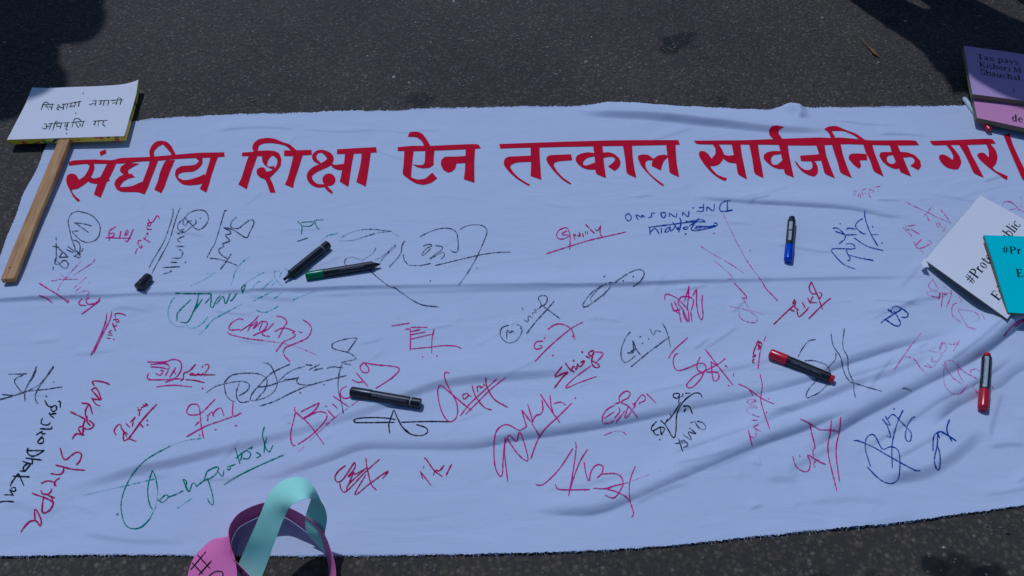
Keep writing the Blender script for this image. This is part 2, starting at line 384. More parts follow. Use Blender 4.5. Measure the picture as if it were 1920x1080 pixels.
# stones standing a little proud of the tar: real geometry near the camera
def stones():
    ico = bmesh.new(); bmesh.ops.create_icosphere(ico, subdivisions=1, radius=1)
    iv = np.array([v.co[:] for v in ico.verts]); fi = np.array([[v.index for v in f.verts] for f in ico.faces]); ico.free()
    pts = []
    N = 24000
    px = RNG.uniform(-150, 2070, N*3); py = np.where(RNG.random(N*3) < .72, RNG.uniform(-40, 262, N*3), RNG.uniform(930, 1120, N*3))
    d = at_np(np.c_[px, py], np.zeros(N*3))
    # even density over the ground, not over the picture
    dist = np.hypot(d[0], d[1]); keep = RNG.random(N*3) < np.clip((dist/2.3)**2.6, 0, 1)
    X = d[0][keep][:N]; Y = d[1][keep][:N]; n = len(X)
    r = np.exp(RNG.normal(math.log(.0022), .42, n)); r = np.clip(r, .0011, .0065)
    a = RNG.uniform(0, 6.283, n); ax = RNG.uniform(.7, 1.3, n); fl = RNG.uniform(.25, .45, n)
    V = iv[None]*np.stack([r*ax, r/ax, r*fl], 1)[:, None]*RNG.uniform(.82, 1.18, (n, len(iv), 1))
    c, s = np.cos(a)[:, None], np.sin(a)[:, None]
    x = V[:, :, 0]*c-V[:, :, 1]*s+X[:, None]; y = V[:, :, 0]*s+V[:, :, 1]*c+Y[:, None]; z = V[:, :, 2]+(r*fl*-.35)[:, None]
    VV = np.stack([x, y, z], 2).reshape(-1, 3); FF = (fi[None]+(np.arange(n)*len(iv))[:, None, None]).reshape(-1, 3)
    me = bpy.data.meshes.new('road_stones'); me.vertices.add(len(VV)); me.vertices.foreach_set('co', VV.ravel())
    me.loops.add(len(FF)*3); me.loops.foreach_set('vertex_index', FF.ravel()); me.polygons.add(len(FF))
    me.polygons.foreach_set('loop_start', np.arange(len(FF))*3); me.update(calc_edges=True)
    return me
tag(link('road_stones', stones(), M['stone']), 'small pale and brown stones set in the asphalt surface', 'stones', kind='stuff')

# ---------------------------------------------------------------- banner
TOP = [(100,239),(170,233),(245,227),(290,223),(400,216),(500,213),(640,209),(740,207),(800,203),(940,200),(1100,198),(1155,196),(1260,203),(1360,205),(1440,205),(1484,197),(1505,203),(1540,201),(1700,199),(1800,198),(1900,200),(2060,205)]
BOT = [(-246,1046),(-120,1044),(0,1042),(150,1039),(300,1039),(360,1040),(520,1041),(680,1040),(950,1036),(1100,1031),(1245,1022),(1400,1006),(1442,1002),(1528,993),(1671,980),(1779,965),(1904,948),(2000,936),(2200,908)]
def edge_curve(P, n):
    w = np.array(catmull([tuple(at(x, y, .004).xy) for x, y in P], 8))
    L = np.r_[0, np.cumsum(np.hypot(*np.diff(w, axis=0).T))]; u = np.linspace(0, L[-1], n)
    return np.c_[np.interp(u, L, w[:, 0]), np.interp(u, L, w[:, 1])]
NU, NV = 1000, 620
tc, bc = edge_curve(TOP, NU), edge_curve(BOT, NU)
v = np.linspace(0, 1, NV)[:, None, None]
G = tc[None]*(1-v)+bc[None]*v
# ragged selvedges
jag = RNG.normal(0, .0013, NU)+.0022*np.sin(np.arange(NU)*.23)*RNG.random(NU)+.0016*np.sin(np.arange(NU)*.071+1)
G[0, :, 1] += jag+.0008; G[-1, :, 1] -= .6*np.abs(jag)
# wavy left hem
vv = np.linspace(0, 1, NV)
wig = .0025*np.sin(vv*21)+.0015*np.sin(vv*47+1)+RNG.normal(0, .0004, NV)
G[:, 0:14, 0] += (wig[:, None]*np.linspace(1, 0, 14)[None])
GX, GY = G[:, :, 0].ravel(), G[:, :, 1].ravel()
GZ = relief(GX, GY)
VV = np.c_[GX, GY, GZ]
ii = np.arange(NU*NV).reshape(NV, NU)
FF = np.stack([ii[:-1, :-1], ii[1:, :-1], ii[1:, 1:], ii[:-1, 1:]], 2).reshape(-1, 4)
me = bpy.data.meshes.new('cloth'); me.vertices.add(len(VV)); me.vertices.foreach_set('co', VV.ravel())
me.loops.add(len(FF)*4); me.loops.foreach_set('vertex_index', FF.ravel()); me.polygons.add(len(FF))
me.polygons.foreach_set('loop_start', np.arange(len(FF))*4); me.update(calc_edges=True)
banner = empty('banner', (0, 1.2, 0))
tag(banner, 'long creased white cloth banner spread on the road with red painted headline and signatures', 'banner')
link('cloth', me, M['cloth'], banner, smooth=True)

# frayed threads along both long hems
V, F = [], []
for curve, sgn, n in ((tc, 1, 2600), (bc, -1, 2400)):
    for _ in range(n):
        i = random.random()*(NU-2); k = int(i); f = i-k
        x, y = curve[k]*(1-f)+curve[k+1]*f
        L = random.uniform(.0012, .0048)*(2.0 if random.random() < .06 else 1); a = math.radians(90+random.gauss(0, 34))*sgn
        w = .00022; z = .0042; y0 = y-sgn*.0012
        p = [(x+t*L*math.cos(a)+(.2*L*t*t*random.uniform(-1, 1)), y0+t*L*math.sin(a), z-.0022*t*t) for t in (0, .5, 1)]
        b0 = len(V)
        for q in p: V += [(q[0]-w, q[1], q[2]), (q[0]+w, q[1], q[2])]
        F += [(b0, b0+1, b0+3, b0+2), (b0+2, b0+3, b0+5, b0+4)]
tag(link('frayed_threads', mesh('frayed_threads', V, F), M['cloth'], banner), kind='stuff')

# ---- draped ink
LAYER = [0]
def ribbon(P, wpx, drape, jit=.18, soft=True):
    """P picture points -> strip of quads; drape maps picture points to 3D points with normals"""
    P = np.array(P, float)
    if len(P) == 1:
        c = P[0]; r = wpx*.75
        ang = np.linspace(0, 6.283, 9)[:-1]
        Q = np.c_[c[0]+r*np.cos(ang), c[1]+r*.85*np.sin(ang)]
        return drape(Q), [tuple(range(8))[::-1]]
    C = np.array(catmull(P, 5)) if len(P) > 2 and soft else P
    seg = np.hypot(*np.diff(C, axis=0).T); L = np.r_[0, np.cumsum(seg)]
    n = max(2, int(L[-1]/3.2)+1); u = np.linspace(0, L[-1], n)
    C = np.c_[np.interp(u, L, C[:, 0]), np.interp(u, L, C[:, 1])]
    T = np.gradient(C, axis=0); T /= np.maximum(np.hypot(T[:, 0], T[:, 1]), 1e-6)[:, None]
    Nn = np.c_[-T[:, 1], T[:, 0]*.9]
    w = wpx*.5*(1+RNG.normal(0, jit, n)); w[0] *= .8; w[-1] *= .55
    Q = np.empty((2*n, 2)); Q[0::2] = C+Nn*w[:, None]; Q[1::2] = C-Nn*w[:, None]
    F = [(2*i, 2*i+1, 2*i+3, 2*i+2) for i in range(n-1)]
    return drape(Q), F
def cloth_drape(Q):
    X, Y = on_cloth(Q); LAYER[0] = (LAYER[0]+1) % 17
    Z = relief(X, Y)+.0007+.00002*LAYER[0]
    return np.c_[X, Y, Z]
def parse(s):
    out = []
    for st in s.split(';'):
        v_ = [float(q) for q in st.replace(',', ' ').split()]
        if v_: out.append([(v_[i], v_[i+1]) for i in range(0, len(v_)-1, 2)])
    return out
def strokes(name, key, wpx, s, ox, oy, sc, parent, drape, label=None, soft=True):
    V, F = [], []
    for st in parse(s):
        P = [(ox+x/sc, oy+y/sc) for x, y in st]
        q, f = ribbon(P, wpx, drape, soft=soft)
        b0 = len(V); V += [tuple(x) for x in q]; F += [tuple(b0+i for i in ff) for ff in f]
    o = link(name, mesh(name, V, F), M[key], parent)
    # faces up
    if label: o['label'] = label
    return o
WORDS = {
(100,240): [("संघीय", """165,365 210,345 430,335 620,345 720,318 1000,310 1300,285 1530,265 1810,260 1815,305 1700,315 1530,318 1300,330 1100,350 940,355 720,378 560,382 350,380 165,400
490,255 555,228 562,270 500,298
345,375 430,375 438,430 415,490 395,525 380,560 330,600 260,645 200,655 200,680 240,730 285,765 262,785 210,730 175,660 145,600 135,550 150,500 195,482 240,495 275,550 330,515 375,440 385,400
395,520 430,540 500,520 560,490 600,560 460,595 400,585 360,560
570,380 670,370 640,440 600,520 560,590 535,660 500,740 430,705 465,600 500,520 540,440
790,370 915,380 850,410 790,450 800,490 830,485 865,525 800,535 740,570 705,620 720,630 830,620 940,570 980,680 965,705 900,680 720,680 670,650 645,600 660,555 700,515 745,495 705,460 710,420 750,385
1020,355 1110,350 1080,430 1040,530 1000,640 965,705 905,680 945,575 980,480 1010,400
1190,345 1290,340 1240,450 1200,560 1180,620 1145,692 1070,655 1110,560 1130,470 1170,380
1025,315 1015,250 1040,190 1080,150 1130,135 1200,145 1250,190 1300,290 1255,300 1240,260 1160,175 1110,200 1065,250 1070,310
1500,315 1580,315 1580,380 1540,430 1480,465 1380,470 1325,490 1320,525 1370,555 1440,550 1540,520 1600,490 1640,560 1550,600 1440,610 1370,600 1320,560 1285,500 1300,440 1350,405 1440,400 1510,390 1545,350
1665,310 1745,305 1710,400 1670,520 1650,600 1620,685 1550,645 1580,590 1620,470 1650,370""")],
(430,240): [("शिक्षा", """205,295 300,290 270,380 240,460 205,580 185,650 95,600 130,530 170,400
135,262 240,255 300,245 400,240 480,245 530,270 552,330 545,400 510,450 440,520 430,530 460,590 490,685 430,685 410,620 380,545 330,530 290,490 290,440 330,418 370,420 395,465 440,455 490,420 510,370 505,330 470,295 400,300 135,300
345,290 460,285 410,340 398,400 420,412 480,405 470,440 430,430 380,400 350,360
260,260 240,210 260,160 310,120 400,105 480,115 560,150 640,175 720,245 660,245 600,190 520,170 440,160 360,165 310,190 300,260
580,240 870,235 875,285 780,292 680,300 580,298
680,290 780,285 750,380 720,470 690,560 675,638 588,600 620,530 650,420
1060,370 1120,395 1215,380 1215,450 1140,445 1090,420
1225,268 1320,265 1295,400 1280,500 1260,625 1170,570 1190,470 1215,380
1140,228 1300,218 1555,205 1562,260 1380,272 1140,278
1400,265 1500,258 1480,400 1465,500 1445,622 1345,575 1375,450 1395,350
E 1055,550 70,66
S 965,378,14 915,345,40 898,300,45 930,258,32 985,250,34 1045,285,62 1070,325,72 1045,372,74 970,412,66 895,450,66 848,505,58 868,570,50 930,612,38 1010,615,30 1045,650,32 1090,690,22""")],
(730,240): [("ऐन", """88,205 250,190 430,192 640,182 940,170 970,218 800,228 640,235 480,240 300,248 88,245
160,235 260,235 245,350 235,450 230,525 300,550 380,540 455,475 507,535 440,585 360,605 280,590 200,540 138,490 150,400
380,235 480,230 470,320 470,395 420,425 350,430 290,415 245,385 300,395 350,395 375,370
195,95 215,45 290,40 350,60 400,130 440,200 370,200 345,140 290,98
590,305 700,305 812,298 812,372 710,378 700,430 660,465 620,475 570,445 543,390 550,340
808,220 910,215 900,350 900,480 902,582 788,545 800,450 805,330"""),
 ("तत्काल", """1163,172 1500,160 1920,145 2425,132 2725,131 3060,131 3075,178 2825,184 2525,190 1925,200 1600,208 1500,208 1175,220
1260,305 1505,295 1505,360 1350,365 1290,390 1280,420 1310,470 1370,530 1440,575 1490,600 1478,615 1430,590 1350,540 1270,470 1215,400 1210,360 1225,325
1495,200 1590,200 1592,300 1600,420 1608,550 1495,510 1500,400 1498,300
1705,288 1925,281 1937,343 1785,355 1745,373 1740,403 1785,473 1845,533 1925,588 1913,601 1835,553 1745,463 1675,373 1660,333 1670,303
2170,268 2105,258 2045,268 1985,293 1968,338 1995,383 2045,423 2105,443 2190,443 2190,363 2085,401 2050,393 2055,353 2095,318 2170,301
2155,180 2255,180 2265,273 2270,363 2285,463 2295,533 2185,488 2180,403 2170,283
2255,263 2325,258 2385,278 2435,323 2450,373 2430,423 2385,458 2315,408 2375,363 2393,328 2365,308 2315,308 2260,321
2470,180 2570,180 2575,293 2590,403 2615,531 2510,483 2500,363 2485,263
2630,323 2635,293 2685,281 2745,288 2795,328 2845,293 2905,283 2945,293 2945,313 2905,353 2885,403 2875,451 2775,403 2785,343 2735,343 2710,368 2715,423 2755,483 2825,543 2907,603 2895,618 2845,583 2745,493 2665,403
2930,180 3030,175 3035,283 3045,393 3070,523 2965,478 2955,373 2940,273""")],
(1290,220): [("सार्वजनिक", """60,250 600,245 850,235 1100,225 1400,215 1500,222 1600,215 1820,235 1937,248 2408,243 2446,297 2218,300 1948,295 1700,285 1600,288 1400,300 1080,300 900,292 500,290 90,288
255,280 320,280 360,340 380,390 370,450 330,500 280,518 232,518 260,560 310,610 370,635 412,645 395,678 330,650 250,590 170,500 120,420 112,385 130,358 170,360 210,385 250,440 290,390 290,330
365,390 420,410 495,400 512,490 430,480 375,445
460,285 555,285 570,400 595,520 625,660 525,605 510,500 480,380
645,285 740,285 755,400 780,520 800,645 700,600 680,450 660,350
978,360 900,358 840,370 800,400 800,440 840,485 900,530 960,550 1020,550 1010,440 985,470 940,505 900,505 880,480 880,430 905,400 980,392
960,290 1055,290 1070,400 1095,520 1120,640 1020,600 1010,500 985,400
905,235 860,190 855,140 880,100 930,85 1020,103 965,130 955,170 1000,235
1185,408 1300,400 1400,392 1410,460 1300,468 1195,465
1300,460 1350,475 1375,530 1375,590 1340,630 1290,620 1210,580 1150,510 1128,465 1145,470 1190,530 1240,560 1290,560 1318,530 1315,495
1355,290 1445,290 1460,400 1500,510 1555,648 1445,600 1420,500 1385,390
1520,285 1615,285 1640,400 1685,530 1735,645 1610,590 1580,470 1545,370
1440,125 1490,98 1570,92 1680,140 1780,175 1885,250 1820,240 1760,195 1650,145 1520,145 1570,240 1520,240 1490,165
1737,385 1818,385 1890,392 1898,455 1818,458 1833,520 1808,545 1758,510 1698,440 1703,405
1853,285 1948,285 1978,390 2018,490 2070,628 1963,575 1928,460 1878,370
2168,370 2038,370 2023,410 2058,470 2118,520 2178,548 2258,545 2238,470 2198,470 2178,495 2138,495 2108,470 2103,430 2118,408 2172,400
2133,290 2218,295 2248,370 2278,430 2318,530 2363,630 2243,580 2238,540 2198,470 2158,380
2240,368 2318,372 2398,400 2458,460 2468,520 2438,562 2353,515 2398,480 2393,440 2358,420 2275,430""")],
(1580,220): [("गरे", """920,252 1150,245 1350,235 1580,228 1620,278 1500,288 1300,295 1110,295 955,300
1085,285 1130,285 1200,360 1240,420 1258,480 1225,550 1180,555 1100,535 1040,480 1015,430 1025,400 1070,395 1120,420 1165,455 1170,410 1140,350
1230,290 1320,290 1360,390 1420,500 1493,640 1385,595 1340,490 1290,390
1515,280 1560,278 1620,350 1640,420 1625,490 1585,535 1620,570 1745,625 1740,668 1650,610 1540,530 1450,450 1420,405 1440,380 1490,375 1545,425 1545,350"""),
 ("।", """1700,190 1765,175 1800,290 1860,420 1925,555 1955,640 1960,700 1900,660 1830,500 1770,360""")],
}
def word_mesh(polys, ox, oy, sc):
    verts, faces = [], []
    def add(P):
        b0 = len(verts)
        verts.extend(P); faces.append(list(range(b0, b0+len(P))))
    for line in polys.strip().split('\n'):
        t = line.split()
        if t[0] == 'E':
            cx, cy = map(float, t[1].split(',')); rx, ry = map(float, t[2].split(','))
            add([(cx+rx*math.cos(a*math.pi/9), cy+ry*math.sin(a*math.pi/9)) for a in range(18)])
        elif t[0] == 'S':
            C = np.array(catmull([tuple(map(float, q.split(','))) for q in t[1:]], 4))
            T = np.gradient(C[:, :2], axis=0); T /= np.hypot(T[:, 0], T[:, 1])[:, None]
            Nn = np.c_[-T[:, 1], T[:, 0]]; A = C[:, :2]+Nn*C[:, 2:]*.5; B = C[:, :2]-Nn*C[:, 2:]*.5
            for i in range(len(C)-1): add([tuple(A[i]), tuple(A[i+1]), tuple(B[i+1]), tuple(B[i])])
        else:
            P = [tuple(map(float, q.split(','))) for q in t]
            # soften the long curves, keep the sharp brush corners
            out = []
            n = len(P)
            for i in range(n):
                a, b, c = np.array(P[i-1]), np.array(P[i]), np.array(P[(i+1) % n])
                u, w = b-a, c-b
                cosang = (u@w)/(np.hypot(*u)*np.hypot(*w)+1e-9)
                if cosang > .35:
                    out += [tuple(b-u*.22), tuple(b+(w-u)*.06), tuple(b+w*.22)]
                else: out.append(tuple(b))
            add(out)
    V2 = [Vector((ox+x/sc, oy+y/sc)) for x, y in verts]
    xs = [q.x for q in V2]; ys = [q.y for q in V2]
    nb = len(V2)
    gx = np.arange(min(xs)-2, max(xs)+2, 4.5); gy = np.arange(min(ys)-2, max(ys)+2, 3.5)
    for i, y in enumerate(gy):
        for x in gx: V2.append(Vector((x+(i % 2)*2.2, y)))
    r = geometry.delaunay_2d_cdt(V2, [], faces, 1, 1e-5)
    vo = r[0]
    polys_px = [np.array([V2[i][:] for i in f]) for f in faces]
    tri = np.array([[vo[i][:] for i in f] for f in r[2]]); cen = tri.mean(1); ins = np.zeros(len(cen), bool)
    for P in polys_px:
        x, y = cen[:, 0], cen[:, 1]; wn_ = np.zeros(len(cen), int)
        for (x1, y1), (x2, y2) in zip(P, np.roll(P, -1, 0)):
            s_ = (x2-x1)*(y-y1)-(x-x1)*(y2-y1)
            wn_ += ((y1 <= y)&(y2 > y)&(s_ > 0)).astype(int)-((y1 > y)&(y2 <= y)&(s_ < 0)).astype(int)
        ins |= wn_ != 0
    fo = [f for f, k_ in zip(r[2], ins) if k_]
    used = sorted({i for f in fo for i in f}); mp = {a: b for b, a in enumerate(used)}
    Q = np.array([vo[i][:] for i in used]); F = [[mp[i] for i in f] for f in fo]
    X, Y = on_cloth(Q); Z = relief(X, Y)+.0009
    F = [f[::-1] for f in F]
    return mesh('painted_word', np.c_[X, Y, Z], F)
for (ox, oy), lst in WORDS.items():
    for wname, polys in lst:
        o = link('painted_word' if wname != '।' else 'painted_stop', word_mesh(polys, ox, oy, 5.647), M['paint'], banner)
